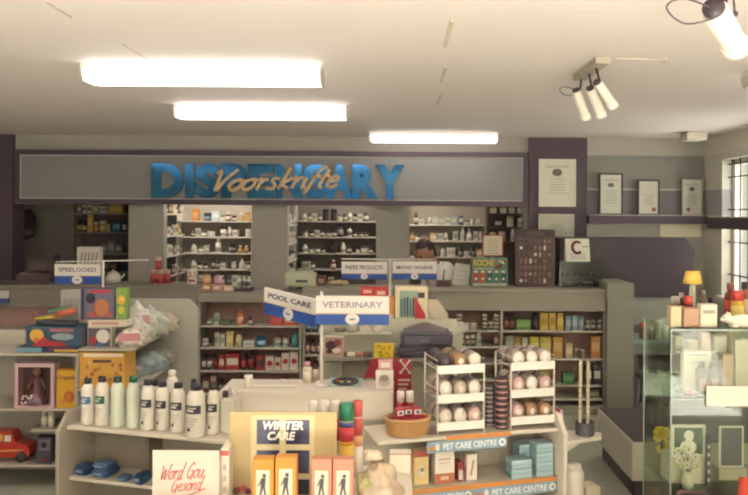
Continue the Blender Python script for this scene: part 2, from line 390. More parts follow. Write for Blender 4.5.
# ceiling cover strips
st = M('#d8cab8', .7)
for (a, b, c, d) in ((451, 20, 447.5, 46), (445, 66, 442, 82), (440, 94, 438, 104)):
    Y0 = -(HC - EYE) * F / unroll(a, b)[1]; Y1 = -(HC - EYE) * F / unroll(c, d)[1]
    structure('trim_7', B(PX(a, Y0) - .008, PX(a, Y0) + .008, Y0, Y1, HC - .006, HC - .0005, st))
for (a, b, c, d) in ((45, 2, 70, 17), (122, 44, 154, 59)):
    Y0 = -(HC - EYE) * F / unroll(a, b)[1]; Y1 = -(HC - EYE) * F / unroll(c, d)[1]
    structure('trim_8', B(PX(a, Y0) - .004, PX(a, Y0) + .004, Y0, Y1, HC - .004, HC - .0005, st))
# spotlights
wh = M('#efe6d8', .35); blk = M('#463c42', .4); pale = M('#f4eee4', .4)
def spot(parent, top, bot, r, arm_from, loop):
    top, bot = Vector(top), Vector(bot); d = (bot - top)
    s = MB().tube([top, top + d * .08, top + d * .82, top + d * .84], [r * .55, r, r, r], wh, 14).build('spot_housing', parent)
    MB().tube([top + d * .84, top + d * .99, bot], [r * 1.12, r * 1.12, r * .8], pale, 14).build('lamp_rim', s)
    MB().tube([top + d * .03, top - d * .03], [r * .86, r * .84], blk, 16).build('rear_cap', s)
    MB().tube([arm_from, top + d * .3], r * .22, blk, 8).build('arm', parent)
    if loop:
        k = r * 2.4
        MB().tube([top, top + Vector((-k, 0, .3 * k)), top + Vector((-1.5 * k, 0, 0)), top + Vector((-.9 * k, 0, -.5 * k)), top + Vector((.2 * k, 0, -.3 * k))], .0025, blk, 5, 6).build('cord', parent)
def ceil_pt(px, py):
    Y = -(HC - EYE) * F / unroll(px, py)[1]; return P(px, py, Y)
a, b = ceil_pt(603, 57), ceil_pt(578, 75)
T = thing('track_spotlight', 'white track with three white spotlights under the ceiling', 'spotlight', (a.x, a.y, HC))
bx = MB().box(-.035, .035, 0, b.y - a.y, -.03, -.001, M('#b9ad9d')); bx.build('track', T)
for (tp, bp, Y, fr) in (((576, 90), (586.5, 119), 4.22, (579, 78)), ((590, 88), (602, 117), 4.05, (588, 73)), ((597, 82), (614, 107), 3.9, (596, 68))):
    org = Vector((a.x, a.y, HC)); f = P(fr[0], fr[1], Y); f = Vector((a.x, Y, HC - .03))
    spot(T, P(*tp, Y - .05) - org, P(*bp, Y + .04) - org, .024, f - org, tp[0] == 576)
T = thing('ceiling_spotlight', 'single white spotlight with dark rear cap in the corner of the ceiling', 'spotlight', (P(735, -20, 2.15).x, 2.15, HC))
org = Vector((P(735, -20, 2.15).x, 2.15, HC)); MB().box(-.03, .03, -.2, .25, -.03, -.001, M('#b9ad9d')).build('track', T)
spot(T, P(713.5, 8, 2.06) - org, P(737, 49, 2.22) - org, .034, Vector((0, 0, -.03)), True)
MB().tube([P(733, -8, 2.15) - org, P(735, 14, 2.15) - org], .003, blk, 5).ball(P(735, 14, 2.15) - org, .009, blk, 8).build('switch_cord', T)
# conduit and rose
p0, p1 = ceil_pt(604, 57), ceil_pt(664, 58)
t = thing('ceiling_cable', 'thin white cable running across the ceiling from the track of spotlights', 'cable', (p0.x, p0.y, HC))
MB().tube([(.06, 0, -.006), (p1.x - p0.x, p1.y - p0.y, -.006)], .004, M('#e2d5c4'), 6).build('conduit', t)
MB().lathe([(0, -.018), (.02, -.018), (.022, -.001), (0, -.001)], M('#cdbfae'), 12, (p1.x - p0.x, p1.y - p0.y, 0)).build('rose', t)

# ------------------------------------------------------------------ certificates
def certificate(px0, px1, py0, py1, Y, frame, paper, label, seal, ornament, lean=0.0, cat='certificate', z0=None):
    x0, x1 = PX(px0, Y), PX(px1, Y); zb_, zt_ = PZ(py1, Y, px0), PZ(py0, Y, px0)
    if z0 is not None: zb_ = z0
    t = thing('framed_certificate', label, cat, ((x0 + x1) / 2, Y, zb_), 0, 'framed certificates')
    w, h = (x1 - x0) / 2, zt_ - zb_
    fr = M(frame, .4); b = .012
    m = B(-w, w, -.012, .008, 0, b, fr).box(-w, w, -.012, .008, h - b, h, fr).box(-w, -w + b, -.012, .008, b, h - b, fr).box(w - b, w, -.012, .008, b, h - b, fr)
    m.build('frame', t)
    p = B(-w + b, w - b, -.004, .006, b, h - b, M(paper, .6)); ink = M('#6c6860'); rr = random.Random(int(px0))
    if ornament:
        p.ball((0, -.004, h * .72), w * .28, ink, 10, (1, .05, .7)); p.text('CERTIFICATE', -w * .6, w * .6, h * .82, h * .86, -.0055, ink)
    z = h * .58
    while z > h * .22:
        k = w * rr.uniform(.35, .68); p.box(-k, k, -.0052, -.004, z, z + .0035, ink); z -= h * .06
    if seal: p.lathe([(w * .2, -.007), (w * .2, -.004)], M('#8f4a45'), 12, (w * seal, 0, h * .16), 'y')
    p.build('paper', t)
    return t
zl = zL + .0005
certificate(599, 622.5, 173.5, 212, S0 - .06, '#43393f', '#c9c5b6', 'black-framed certificate on the ledge, next to the dark plum panel', 0, True, z0=zl)
certificate(637.5, 659, 180, 212, S0 - .06, '#43393f', '#c6c2b2', 'black-framed certificate in the middle of the three on the ledge', .5, False, z0=zl)
certificate(681.5, 702, 179, 212, S0 - .06, '#a8a59b', '#c9c6b8', 'pale-framed certificate on the ledge in the corner by the window wall', -.35, True, z0=zl)
certificate(538.5, 575.5, 159, 206.5, S0 - .053, '#ddd8c4', '#d8d4bf', 'large certificate hung high on the dark plum panel', 0, True)
certificate(538.5, 574, 214, 240, S0 - .053, '#c9c4b2', '#b9b5a4', 'certificate hung lower on the plum panel, partly behind the brown display board', 0, False)
# ================================================================== dispensary shelving behind the hatch
shw, shback = M('#d8d2c4', .5), M('#8f887f', .8)
def shelf_unit(name, label, x0, x1, yf, yb_, tops, z1, back=shback, edge=shw, th=.016, sides=True, cat='shelves'):
    u = thing(name, label, cat, ((x0 + x1) / 2, yf, 0), 0)
    w = (x1 - x0) / 2; d = yb_ - yf
    B(-w, w, d - .012, d, 0, z1, back).build('back_panel', u)
    if sides:
        for s in (-1, 1): B(min(s * w, s * (w - .018)), max(s * w, s * (w - .018)), 0, d - .012, 0, z1, edge).build('side_panel', u)
    for z in tops: B(-w + .018, w - .018, .004, d - .012, z - th, z, edge, bev=.002).build('shelf', u)
    return u
YS = 8.82
def zz(py, Y, px): return PZ(py, Y, px)
def fill(px0, px1, Y, bz, rnd, pal, hmin, hmax, phrase, group, ref, special=(), wmin=4.0, wmax=8.5, gap=.25):
    """a shelf of small medicines: SPECIAL (kind, px0, px1, height, colours, words) first, the rest drawn from PAL"""
    out = []; x = px0
    sp = sorted(special, key=lambda t: t[1])
    while x < px1 - 3:
        if sp and x >= sp[0][1] - 2.5:
            k = sp.pop(0); out.append((k[0], k[1], k[2], k[3], *k[4:])); x = k[2] + .5; continue
        w = rnd.uniform(wmin, wmax); lim = sp[0][1] if sp else px1
        if x + w > lim: x = lim if sp else px1; continue
        if rnd.random() > gap:
            kind, c1, c2, c3, wd = rnd.choice(pal); h = rnd.uniform(hmin, hmax)
            if kind == 'jar': h *= .85
            if kind == 'flask': h *= 1.15; w = max(w, 6)
            if kind == 'bottle': w = min(w, 6.0)
            out.append((kind, x, x + w, h, c1, c2, c3, wd)); x += w + .4
        else: x += w * .7
    for n, (kind, a, b, h, c1, c2, c3, wd) in enumerate(out):
        W = (b - a) * Y / F * .94; H = max(.03, h * Y / F); D = W if kind in ('bottle', 'jar', 'flask') else min(.12, max(.04, W))
        item(kind, PX((a + b) / 2, Y), Y + .015 + D / 2, bz + .0005, W, D, H, c1, c2, c3, f'{wd}, {ORD[min(n, 19)]} from the {ref} {phrase}', CAT[kind], group)
WHT = [('bottle', '#ded9cc', '#c9c6ba', '#f0ece2', 'white pill bottle'), ('jar', '#dcd8ca', '#e8e4d8', None, 'white tub'), ('jar', '#cfc8b4', '#8f8a80', '#eeeadd', 'pale jar with grey lid'),
       ('box', '#d9d4c4', '#a9b3a8', None, 'white medicine box'), ('bottle', '#5b4238', '#d8d2c0', '#e6e0d2', 'brown bottle with white label'), ('jar', '#453d42', '#3a3338', '#ddd6c4', 'dark jar with pale label'), ('box', '#b9c1b6', '#dad6c8', None, 'pale green medicine box')]
DRK = [('bottle', '#4a3c3c', '#b7b19f', '#3b3438', 'dark bottle with buff label'), ('bottle', '#4c5a4d', '#c2bea9', '#3c3a3a', 'green glass bottle'), ('jar', '#5a5048', '#3d383b', '#b9b39d', 'brown jar with black lid'),
       ('bottle', '#cfcaba', '#8f9a8f', '#d9d4c6', 'white pill bottle'), ('box', '#bab8a4', '#8b9a86', None, 'buff medicine box'), ('jar', '#c9c4b2', '#6a6560', None, 'pale jar with grey lid')]
G1 = 'medicines on the dispensary shelves'
rn = random.Random(7)
# bay of jars and yellow boxes
xs = (PX(72, YS), PX(131, YS)); T_ = [zz(y, YS, 100) for y in (213, 232, 253.5, 272)]
shelf_unit('wall_shelves', 'dark shelves of yellow boxes and jars behind the toy sign', xs[0], xs[1], YS, 9.04, T_, HC - .01, M('#6a6160', .8), M('#9a9288', .6))
ph = 'shelf behind the toy sign'; rf = 'pillar,'
row([('box', 76.5, 81, 205, '#b0685e', '#e0d8c8', None, 'red and white box'), ('box', 82, 86, 205, '#e3ddd0', '#7b5f80', None, 'white and purple box'), ('box', 87, 91.5, 205, '#d8d2c4', '#8a4c50', None, 'white and red box'), ('box', 92, 97.5, 205, '#c8b894', '#e8e0cc', None, 'tan box'), ('box', 98.5, 107, 206, '#e6e0cc', '#9aa5a0', None, 'white carton'), ('box', 107.5, 123, 205, '#d9b04e', '#e9c873', None, 'wide yellow carton')], YS, T_[0], 'top ' + ph, G1, rf)
row([('jar', 76, 81.5, 219.5, '#594238', '#3f3539', '#c9a85e', 'brown jar with black lid'), ('bottle', 82, 86, 221, '#4f4039', '#c9bb92', '#332d31', 'brown bottle'), ('box', 87, 92.5, 212.5, '#c9a258', '#e0c078', None, 'tall yellow carton'), ('jar', 93, 97.5, 222, '#b58d4a', '#d8d0bc', '#dcc480', 'yellow jar with white lid'), ('jar', 98.5, 105, 220.5, '#c59b55', '#e2dac6', '#e0cf9c', 'amber jar with white lid'), ('jar', 105.5, 109.5, 221, '#c7b68c', '#7a6a5a', None, 'buff jar with brown lid'), ('box', 112, 120.5, 221.5, '#3d5b78', '#6aa6c4', None, 'blue carton'), ('bottle', 121.5, 125.5, 219, '#4a4044', '#d0cabc', '#332d31', 'dark bottle')], YS, T_[1], 'second ' + ph, G1, rf)
fill(100, 125, YS, T_[2], rn, [('box', '#857e7c', '#a8a29c', None, 'grey carton'), ('box', '#77706f', '#b5aea4', None, 'dull grey carton')], 9, 12.5, 'third ' + ph, G1, rf, wmin=6, gap=.05)
fill(102, 124, YS, T_[3], rn, [('box', '#4c4446', '#8f6a5c', None, 'dark carton'), ('box', '#b3ae9f', '#8f8a80', None, 'grey carton')], 9, 12, 'fourth ' + ph, G1, rf, wmin=6, gap=.1)
# bay with white shelves
xs = (PX(176, YS), PX(253, YS)); T_ = [zz(y, YS, 220) for y in (221, 237, 253, 269.5, 285)]
shelf_unit('wall_shelves', 'white shelves of small medicines between the first two grey partitions', xs[0], xs[1], YS, 9.04, T_, HC - .01, M('#a79f92', .8))
ph = 'shelf between first two partitions'; rf = 'corner,'
fill(192, 250.5, YS, T_[0], rn, WHT, 6, 9, 'top ' + ph, G1, rf, [('box', 191.5, 198, 12, '#d08c4c', '#e0a868', None, 'orange carton'), ('jar', 202.5, 210.5, 8, '#46516a', '#2f3b55', '#8fa4b8', 'blue jar'), ('box', 211, 219.5, 10, '#c2d0d0', '#e4e6e0', None, 'pale blue box'), ('jar', 238, 244, 8, '#d9c48c', '#e8e2d2', None, 'cream tub with white lid'), ('jar', 245, 250, 9.5, '#d0a860', '#c09850', None, 'amber tub')])
fill(190, 250.5, YS, T_[1], rn, WHT, 6, 9.5, 'second ' + ph, G1, rf, [('jar', 219.5, 226, 11, '#d9d4c6', '#4d4546', '#e8e2d4', 'white tub with dark lid'), ('bottle', 227, 231.5, 10, '#e5e0d2', '#d0ccbf', '#efeadc', 'tall white bottle')], gap=.12)
fill(190, 250.5, YS, T_[2], rn, WHT, 6, 9, 'third ' + ph, G1, rf, [('bottle', 214.5, 220.5, 14.5, '#e3ded0', '#cfcabc', '#ece7da', 'tall white bottle'), ('jar', 228.5, 235, 9.5, '#4a4347', '#39343a', '#a9a39a', 'black jar'), ('bottle', 238, 242.5, 7.5, '#c58f4e', '#dcb878', '#e5dccb', 'orange bottle'), ('bottle', 243.5, 248, 7.5, '#c58f4e', '#dcb878', '#e5dccb', 'orange bottle')], gap=.15)
fill(190, 250.5, YS, T_[3], rn, WHT, 6, 9, 'fourth ' + ph, G1, rf, [('bottle', 210.5, 215, 11, '#3f3a3f', '#b8b2a6', '#2f2b30', 'black bottle'), ('bottle', 215.5, 219.5, 10, '#4a4044', '#b8b2a6', '#2f2b30', 'dark bottle'), ('flask', 238, 245, 13, '#e8e3d6', '#b0624e', None, 'white flask with red top')], gap=.2)
fill(190, 250.5, YS, T_[4], rn, WHT, 8, 10, 'lowest ' + ph, G1, rf, gap=.3)
# side shelves along the partitions (run away from the viewer)
def side_shelves(label, pxp, ys, phrase, pal, seed, depth=.2):
    x1 = PX(pxp, 7.95) ; rr = random.Random(seed)
    u = thing('side_shelves', label, 'shelves', (x1, 8.06, 0))
    B(-depth - .02, -depth, 0, .73, 0, HC - .01, M('#8c857c', .8)).build('back_panel', u)
    T = [PZ(y, 8.06, pxp) for y in ys]
    for n, z in enumerate(T):
        B(-depth, 0, 0, .73, z - .016, z, shw).build('shelf', u)
        y = 8.085; k = 0
        while y < 8.70:
            w = rr.uniform(.035, .075); kind, c1, c2, c3, wd = rr.choice(pal); h = rr.uniform(.08, .118)
            if kind == 'jar': h *= .8
            item(kind, x1 - .012 - w / 2, y + w / 2, z + .0005, w, w, h, c1, c2, c3, f'{wd}, {ORD[k]} inwards, {ORD[n] if n else "top"} shelf {phrase}', CAT[kind], G1, PI / 2); k += 1
            y += w + rr.uniform(.004, .03)
COL = [('box', '#d9d2c2', '#a85f58', None, 'white and red box'), ('box', '#c9b06a', '#e4dcc8', None, 'yellow box'), ('box', '#5a4348', '#c9c2b4', None, 'maroon box'), ('box', '#ded8ca', '#8f9298', None, 'white and grey box'), ('bottle', '#453b3d', '#c4beb0', '#2f2b30', 'dark bottle'), ('box', '#b8bcae', '#e2dccd', None, 'pale green box')]
side_shelves('shelves of coloured boxes along the side of the first grey partition', 162.5, (213.5, 236, 256.5, 277), 'beside the first partition', COL, 3)
side_shelves('shelves of pale packets along the side of the second grey partition', 287, (225, 244, 262, 277), 'beside the second partition', [('box', '#cfc8ba', '#8f8a88', None, 'pale packet'), ('box', '#b5aca2', '#e0d8ca', None, 'grey packet'), ('jar', '#d6d0c2', '#544a4c', None, 'white jar with dark lid'), ('bottle', '#4d4346', '#cfc8ba', '#332e33', 'dark bottle')], 5)
# darker bay
xs = (PX(294, YS), PX(379, YS)); T_ = [zz(y, YS, 340) for y in (221, 237, 253.3, 269.5, 286)]
shelf_unit('wall_shelves', 'shelves of dark bottles between the second and third grey partitions', xs[0], xs[1], YS, 9.04, T_, HC - .01, M('#7b736c', .8), M('#b5aea1', .6))
ph = 'shelf among dark bottles'; rf = 'corner,'
fill(302, 374, YS, T_[0], rn, DRK, 7, 9.5, 'top ' + ph, G1, rf, [('jar', 322, 329, 12, '#3f373b', '#332c31', None, 'large black jar'), ('jar', 330, 337, 12.5, '#3f373b', '#332c31', None, 'large black jar')], gap=.05, wmax=6)
fill(302, 374, YS, T_[1], rn, DRK, 5, 7, 'second ' + ph, G1, rf, [('bottle', 337, 343.5, 13, '#3a3338', '#8f8a84', '#2b272b', 'large black bottle'), ('bottle', 347, 352, 10, '#cbc6b8', '#6f7a70', '#56504e', 'white bottle with dark cap')], gap=.08, wmax=6.5)
fill(302, 374, YS, T_[2], rn, DRK, 5.5, 8.5, 'third ' + ph, G1, rf, [('jar', 328.5, 336.5, 11.5, '#40343c', '#352c33', None, 'round black jar'), ('bottle', 341, 345.5, 10.5, '#d6d0c0', '#c0baa9', '#e0dbcc', 'white bottle')], gap=.18)
fill(302, 341, YS, T_[3], rn, DRK, 5, 8, 'fourth ' + ph, G1, rf, [('bottle', 331, 336, 9.5, '#8f4440', '#c9bfae', '#e0d9ca', 'red bottle')], gap=.35)
fill(302, 341, YS, T_[4], rn, DRK, 8, 11, 'lowest ' + ph, G1, rf, gap=.3)
# bay behind the pharmacist
xs = (PX(403, YS), PX(492, YS)); T_ = [zz(y, YS, 450) for y in (224.8, 241, 257, 273)]
shelf_unit('wall_shelves', 'white shelves of pill bottles behind the person in a white coat', xs[0], xs[1], YS, 9.04, T_, HC - .01, M('#a79f90', .8))
ph = 'shelf behind the person'; rf = 'partition,'
CRM = [w_ for w_ in WHT if w_[1] not in ('#5b4238', '#453d42')] * 2 + [('bottle', '#c58f4e', '#dcb878', '#e5dccb', 'orange bottle'), ('box', '#d8c088', '#eae2cc', None, 'yellow box')]
fill(410.5, 486, YS, T_[0], rn, CRM, 5, 8, 'top ' + ph, G1, rf, [('bottle', 414, 418.5, 12, '#5b4b45', '#d8cfb8', '#433a3c', 'brown bottle'), ('box', 459, 463.5, 9, '#55608a', '#d9d6ce', None, 'blue box')], gap=.08, wmax=6.5)
fill(410.5, 486, YS, T_[1], rn, CRM, 6, 10, 'second ' + ph, G1, rf, [('bottle', 461, 465.5, 13.5, '#e6e1d3', '#d3cec0', '#efeadd', 'tall white bottle'), ('flask', 463.5 + 2.5, 473.5, 13, '#e8e3d6', '#d0cbbd', None, 'large white flask')], gap=.1)
fill(441, 486, YS, T_[2], rn, CRM, 6, 10, 'third ' + ph, G1, rf, [('box', 447, 456, 9, '#e6e0d0', '#cfc8b6', None, 'white carton'), ('bottle', 459, 463.5, 10, '#3f3a40', '#a9a39a', '#2f2b30', 'dark bottle'), ('bottle', 472, 476.5, 10.5, '#3f3f50', '#8f8f98', '#2f2b30', 'navy bottle')], gap=.1)
# brown shelf at the end of the hatch
YE = 8.12
u = shelf_unit('wooden_shelf', 'brown wooden shelf of jars at the end of the hatch', PX(486.5, YE), PX(527, YE), YE, 8.3, [zz(y, YE, 505) for y in (213.3, 227, 241.5)], 1.95, M('#6d625c', .8), M('#75645a', .6))
row([('jar', 489.5, 497.5, 207.5, '#e2ddcf', '#d9cfb0', None, 'white tub with cream lid'), ('jar', 500, 507.5, 207.5, '#e2ddcf', '#d9d4c6', None, 'white tub'), ('jar', 509, 516, 207.5, '#dcd6c6', '#d9cfb0', None, 'pale tub'), ('jar', 517.5, 524.2, 207.5, '#e2ddcf', '#cfc8b8', None, 'white tub with grey lid')], YE, zz(213.3, YE, 505), 'top brown shelf', G1, 'person,')
row([('jar', 495.5, 502.5, 217, '#43393c', '#3a3135', '#d9d2c2', 'dark jar with white label'), ('jar', 507, 514.5, 216.3, '#d9d4c2', '#cfc39c', None, 'white jar with cream lid'), ('jar', 518, 524.2, 218, '#d8d0b8', '#e5e0d2', '#c8c0a4', 'buff jar with white lid')], YE, zz(227, YE, 505), 'middle brown shelf', G1, 'person,')
row([('jar', 490, 496.5, 232.5, '#6b4a4a', '#d9d2c4', None, 'maroon jar with white lid'), ('jar', 499, 506.5, 231.5, '#d9b9a9', '#cfc8ba', None, 'pink tub'), ('bottle', 511, 516, 229, '#e4e0d6', '#c5cfca', '#efeae0', 'tall white bottle')], YE, zz(241.5, YE, 505), 'lowest brown shelf', G1, 'person,')

# ================================================================== service counter with open shelves
cg = M('#a19a8a', .6, scale=2); pinkb = M('#b7968a', .8); cw = M('#c9c2b5', .5)
YC, YCB = 6.87, 7.3
def counter(label, pa, pb, ztop, zhead, tops, dividers=(), headm=cg, backm=pinkb, ysh=None):
    x0, x1 = PX(pa, YC), PX(pb, YC)
    u = thing('service_counter', label, 'counter', ((x0 + x1) / 2, YC, 0)); w = (x1 - x0) / 2; d = YCB - YC
    B(-w, w, -.012, d, ztop - .03, ztop, headm, bev=.003).build('countertop', u)
    B(-w, w, 0, .02, zhead, ztop - .031, headm).build('front_panel', u)
    B(-w, w, d - .14, d - .12, 0, ztop - .031, backm).build('back_panel', u)
    for s in (-w, w - .02): B(s, s + .02, .021, d - .141, 0, ztop - .031, cg).build('side_panel', u)
    B(-w + .021, w - .021, .02, d - .141, 0, .08, cg).build('plinth', u)
    for p in dividers:
        x = PX(p, YC) - (x0 + x1) / 2; B(x - .008, x + .008, .004, d - .141, .08, zhead - .001, cw).build('divider', u)
    for a, b, z in tops:
        xa, xb = PX(a, YC) - (x0 + x1) / 2, PX(b, YC) - (x0 + x1) / 2
        B(xa + .009, xb - .009, .006, d - .141, z - .014, z, cw).build('shelf', u)
    return u
ZC_L, ZC_1, ZC_R = PZ(285.5, YC, 100), PZ(294, YC, 250), PZ(289.5, YC, 520)
Zs = lambda y, p: PZ(y, YC, p)
counter('grey service counter with pink open front behind the toys', -70, 197, ZC_L, Zs(307, 60), [(-68, 195, Zs(331, 60)), (-68, 195, Zs(360, 60))], headm=M('#8a8378', .6, scale=2), backm=M('#dcb4aa', .8))
t1 = [326, 348, 371, 394]
counter('lower stretch of service counter with pink-backed shelves of packaged remedies', 198, 302, ZC_1, Zs(302, 250), [(200, 300.5, Zs(y, 250)) for y in t1])
counter('stretch of service counter with dark bottles behind the veterinary sign', 303, 395, ZC_R, Zs(311, 340), [(305, 393, Zs(y, 310)) for y in (333, 355, 377)])
t3, t4 = [330.5, 346.7, 363, 380], [331, 358.8, 385.3, 399]
counter('end stretch of service counter under the brown display board', 396, 607, ZC_R, Zs(311, 520), [(398, 502.5, Zs(y, 470)) for y in t3] + [(502.5, 604.5, Zs(y, 555)) for y in t4], dividers=(502.5,))
G2 = 'goods on the counter shelves'
a = 'pink-backed counter shelf'; rf = 'toys,'
row([('box', 207, 213, 319.5, '#7d8a72', '#d4d6c4', None, 'green and white box'), ('box', 214, 219, 313.5, '#c9cdb8', '#8f9a80', None, 'pale green box'), ('box', 219.5, 230.5, 320.5, '#5f7a5a', '#7d9674', None, 'flat green box'), ('bottle', 236.5, 243.5, 310.5, '#cf7f58', '#e6b090', '#c06848', 'orange bottle'), ('bottle', 248, 252.5, 316.5, '#5b3b38', '#c9bfae', '#3a3034', 'small brown bottle'), ('box', 270, 283.5, 314.5, '#b8523f', '#cf6a54', None, 'red carton'), ('box', 284, 298.5, 314.5, '#c05a45', '#e6c9ae', None, 'red carton with pale spots')], YC + .03, Zs(326, 250) , 'top ' + a, G2, rf)
row([('jar', 202, 208.5, 339, '#9c4c48', '#d8d0c2', '#ded6c8', 'red and white jar'), ('box', 214.5, 219.5, 333.5, '#c4c2b0', '#9aa090', None, 'tall grey-green box'), ('box', 220, 225.5, 334.5, '#d0cdbb', '#a5a58f', None, 'tall pale box'), ('box', 226.5, 234, 331.5, '#cdb673', '#e0d2a0', None, 'tall yellow box'), ('bottle', 235, 242, 332, '#c3bd8c', '#d8d2b4', '#7f7a5c', 'olive bottle'), ('box', 243.5, 255, 341, '#d6d2c8', '#a8b0b8', None, 'low white box'), ('jar', 256, 266, 336.5, '#2f6f8c', '#24566f', '#9fc2cc', 'blue tub'), ('jar', 273.5, 281, 339, '#dcd8ca', '#c9c4b4', '#8aa090', 'white jar'), ('jar', 282, 289.5, 339, '#dcd8ca', '#c9c4b4', '#8aa090', 'white jar'), ('bottle', 292, 298.5, 332.5, '#3a8f8a', '#68b0a8', '#2f7a78', 'teal bottle')], YC + .03, Zs(348, 250), 'second ' + a, G2, rf)
row([('bottle', 201.5, 206, 354.5, '#3f3033', '#d8d2c4', '#2e272a', 'dark bottle with white label'), ('bottle', 207, 212, 354.5, '#3f3033', '#d8d2c4', '#2e272a', 'dark bottle with white label'), ('bottle', 213, 218, 354.5, '#5a2f33', '#b04a48', '#2e272a', 'dark bottle with red label'), ('box', 219, 225, 355, '#a8403f', '#d8c8b8', None, 'red and white carton'), ('box', 226, 240, 354, '#b23f44', '#ddd8ca', None, 'wide red carton with white front'), ('bottle', 241, 246.5, 353.5, '#4a2c30', '#b8484a', '#2e272a', 'dark red bottle'), ('bottle', 247.5, 255, 351.5, '#4a2c30', '#9c3c40', '#2e272a', 'large dark red bottle'), ('box', 257, 264.5, 356, '#a83c40', '#4a4248', None, 'red carton with dark diamond'), ('dots', 266, 274.5, 357, '#d8c9ba', '#b33a3c', None, 'white carton with red disc'), ('dots', 275, 281.5, 358, '#d8c9ba', '#b33a3c', None, 'white carton with red disc'), ('dots', 282, 290, 353, '#dccfc0', '#b33a3c', None, 'tall white carton with red disc'), ('dots', 290.5, 299, 352.5, '#dccfc0', '#b33a3c', None, 'tall white carton with red disc')], YC + .03, Zs(371, 250), 'third ' + a, G2, rf)
row([('box', 203, 210, 377, '#8a4a44', '#c4b8a8', None, 'maroon box'), ('box', 211, 217, 377, '#b9aa98', '#8f4a44', None, 'buff box'), ('bottle', 219, 224, 379, '#4a3036', '#b8a898', '#2e272a', 'dark bottle'), ('bottle', 228, 233, 380, '#4a3036', '#b8a898', '#2e272a', 'dark bottle'), ('box', 246, 258, 385, '#a86a60', '#d0b8a4', None, 'low pink box'), ('box', 280, 287, 380, '#c9b45c', '#ddd090', None, 'yellow box'), ('box', 289, 299, 379, '#cdb95e', '#e0d494', None, 'wide yellow box')], YC + .03, Zs(394, 250), 'lowest ' + a, G2, rf)
a = 'counter shelf behind sign post'
row([('bottle', 305.8, 311.3, 316.5, '#3c3638', '#8fb0b8', '#2e272a', 'dark bottle with blue label'), ('bottle', 312, 318, 316.5, '#3c3638', '#8fb0b8', '#2e272a', 'dark bottle with blue label')], YC + .03, Zs(333, 310), 'top ' + a, G2, rf)
row([('bottle', 305.8, 310.6, 339, '#4a3234', '#c9a294', '#2e272a', 'brown bottle with pink label'), ('bottle', 311, 316, 340, '#4a3234', '#c9a294', '#2e272a', 'brown bottle with pink label'), ('bottle', 317, 322, 340, '#4a3234', '#c9a294', '#2e272a', 'brown bottle with pink label')], YC + .03, Zs(355, 310), 'second ' + a, G2, rf)
row([('bottle', 305.8, 311, 358, '#3f3236', '#7c706c', '#2e272a', 'dark bottle'), ('bottle', 314, 320, 361, '#4a3038', '#c0a8a0', '#2e272a', 'dark red bottle')], YC + .03, Zs(377, 310), 'lowest ' + a, G2, rf)
a = 'counter shelf above wire racks'; J = ('#4f463c', '#dcd5c2', '#b8b09c'); rf = 'toys,'
row([('jar', 450.5, 456.5, 322.8, *J, 'dark jar with white lid'), ('jar', 457, 463.5, 322.8, *J, 'dark jar with white lid'), ('jar', 464.5, 471, 323.5, '#c9c0aa', '#dcd5c2', None, 'buff jar with white lid'), ('jar', 471.5, 478, 323.5, '#c9c0aa', '#dcd5c2', None, 'buff jar with white lid'), ('jar', 483, 488.5, 322.5, *J, 'dark jar with white lid'), ('jar', 489, 495, 322.5, *J, 'dark jar with white lid'), ('jar', 495, 500.8, 322.5, *J, 'dark jar with white lid')], YC + .03, Zs(330.5, 470), 'top ' + a, G2, rf)
for a1, b1, n_ in ((457, 463.5, 'second'), (483, 488.5, 'fifth'), (494.8, 500.4, 'seventh')):
    x_ = PX((a1 + b1) / 2, YC + .03); w_ = (b1 - a1) * (YC + .03) / F * .94
    item('jar', x_, YC + .042 + w_ / 2, Zs(330.5, 470) + .0005 + (Zs(322.6, 470) - Zs(330.5, 470)) , w_, w_, .065, *J, f'dark jar stacked on the {n_} jar of the top counter row', 'jar', G2)
row([('jar', 459.5, 465.5, 334.5, *J, 'dark jar with white lid'), ('jar', 466.5, 471, 336, *J, 'dark jar with white lid'), ('jar', 471.5, 476, 335.5, *J, 'dark jar with white lid'), ('bottle', 477, 483, 333, '#c9c9bc', '#a0a8a0', '#dcd6c8', 'pale bottle'), ('bottle', 495, 500.6, 332, '#6a4a40', '#b89a84', '#3a3034', 'brown bottle')], YC + .03, Zs(346.7, 470), 'second ' + a, G2, rf)
a = 'shelf of end counter bay'; rf = 'divider,'
row([('bottle', 505, 510, 314, '#4c3a36', '#9c6a58', '#2e272a', 'dark bottle'), ('bottle', 510.5, 515.5, 314, '#4c3a36', '#9c6a58', '#2e272a', 'dark bottle'), ('box', 517, 532, 319.5, '#6d8f54', '#86a66a', None, 'low green box'), ('bottle', 533.5, 540, 313.5, '#3f363a', '#6a5c58', '#2e272a', 'tall dark bottle'), ('box', 541, 549.5, 313, '#c7a94e', '#a98c3c', None, 'tall yellow box'), ('box', 550, 557, 313, '#c9ad56', '#a98c3c', None, 'tall yellow box'), ('box', 558, 564.5, 313, '#b99c48', '#d0b860', None, 'tall mustard box'), ('box', 566.5, 572.5, 316, '#7f949a', '#a8b8b8', None, 'grey-blue box'), ('box', 573, 579, 315.5, '#8a9ca0', '#b0bcba', None, 'grey-blue box'), ('box', 579.5, 585, 315.5, '#7f949a', '#a8b8b8', None, 'grey-blue box'), ('jar', 586, 591, 321, '#4c4240', '#9a9288', '#b8b0a0', 'small dark jar'), ('jar', 592, 597, 320.5, '#4c4240', '#9a9288', '#b8b0a0', 'small dark jar'), ('jar', 598, 603, 320.5, '#4c4240', '#9a9288', '#b8b0a0', 'small dark jar')], YC + .03, Zs(331, 555), 'top ' + a, G2, rf)
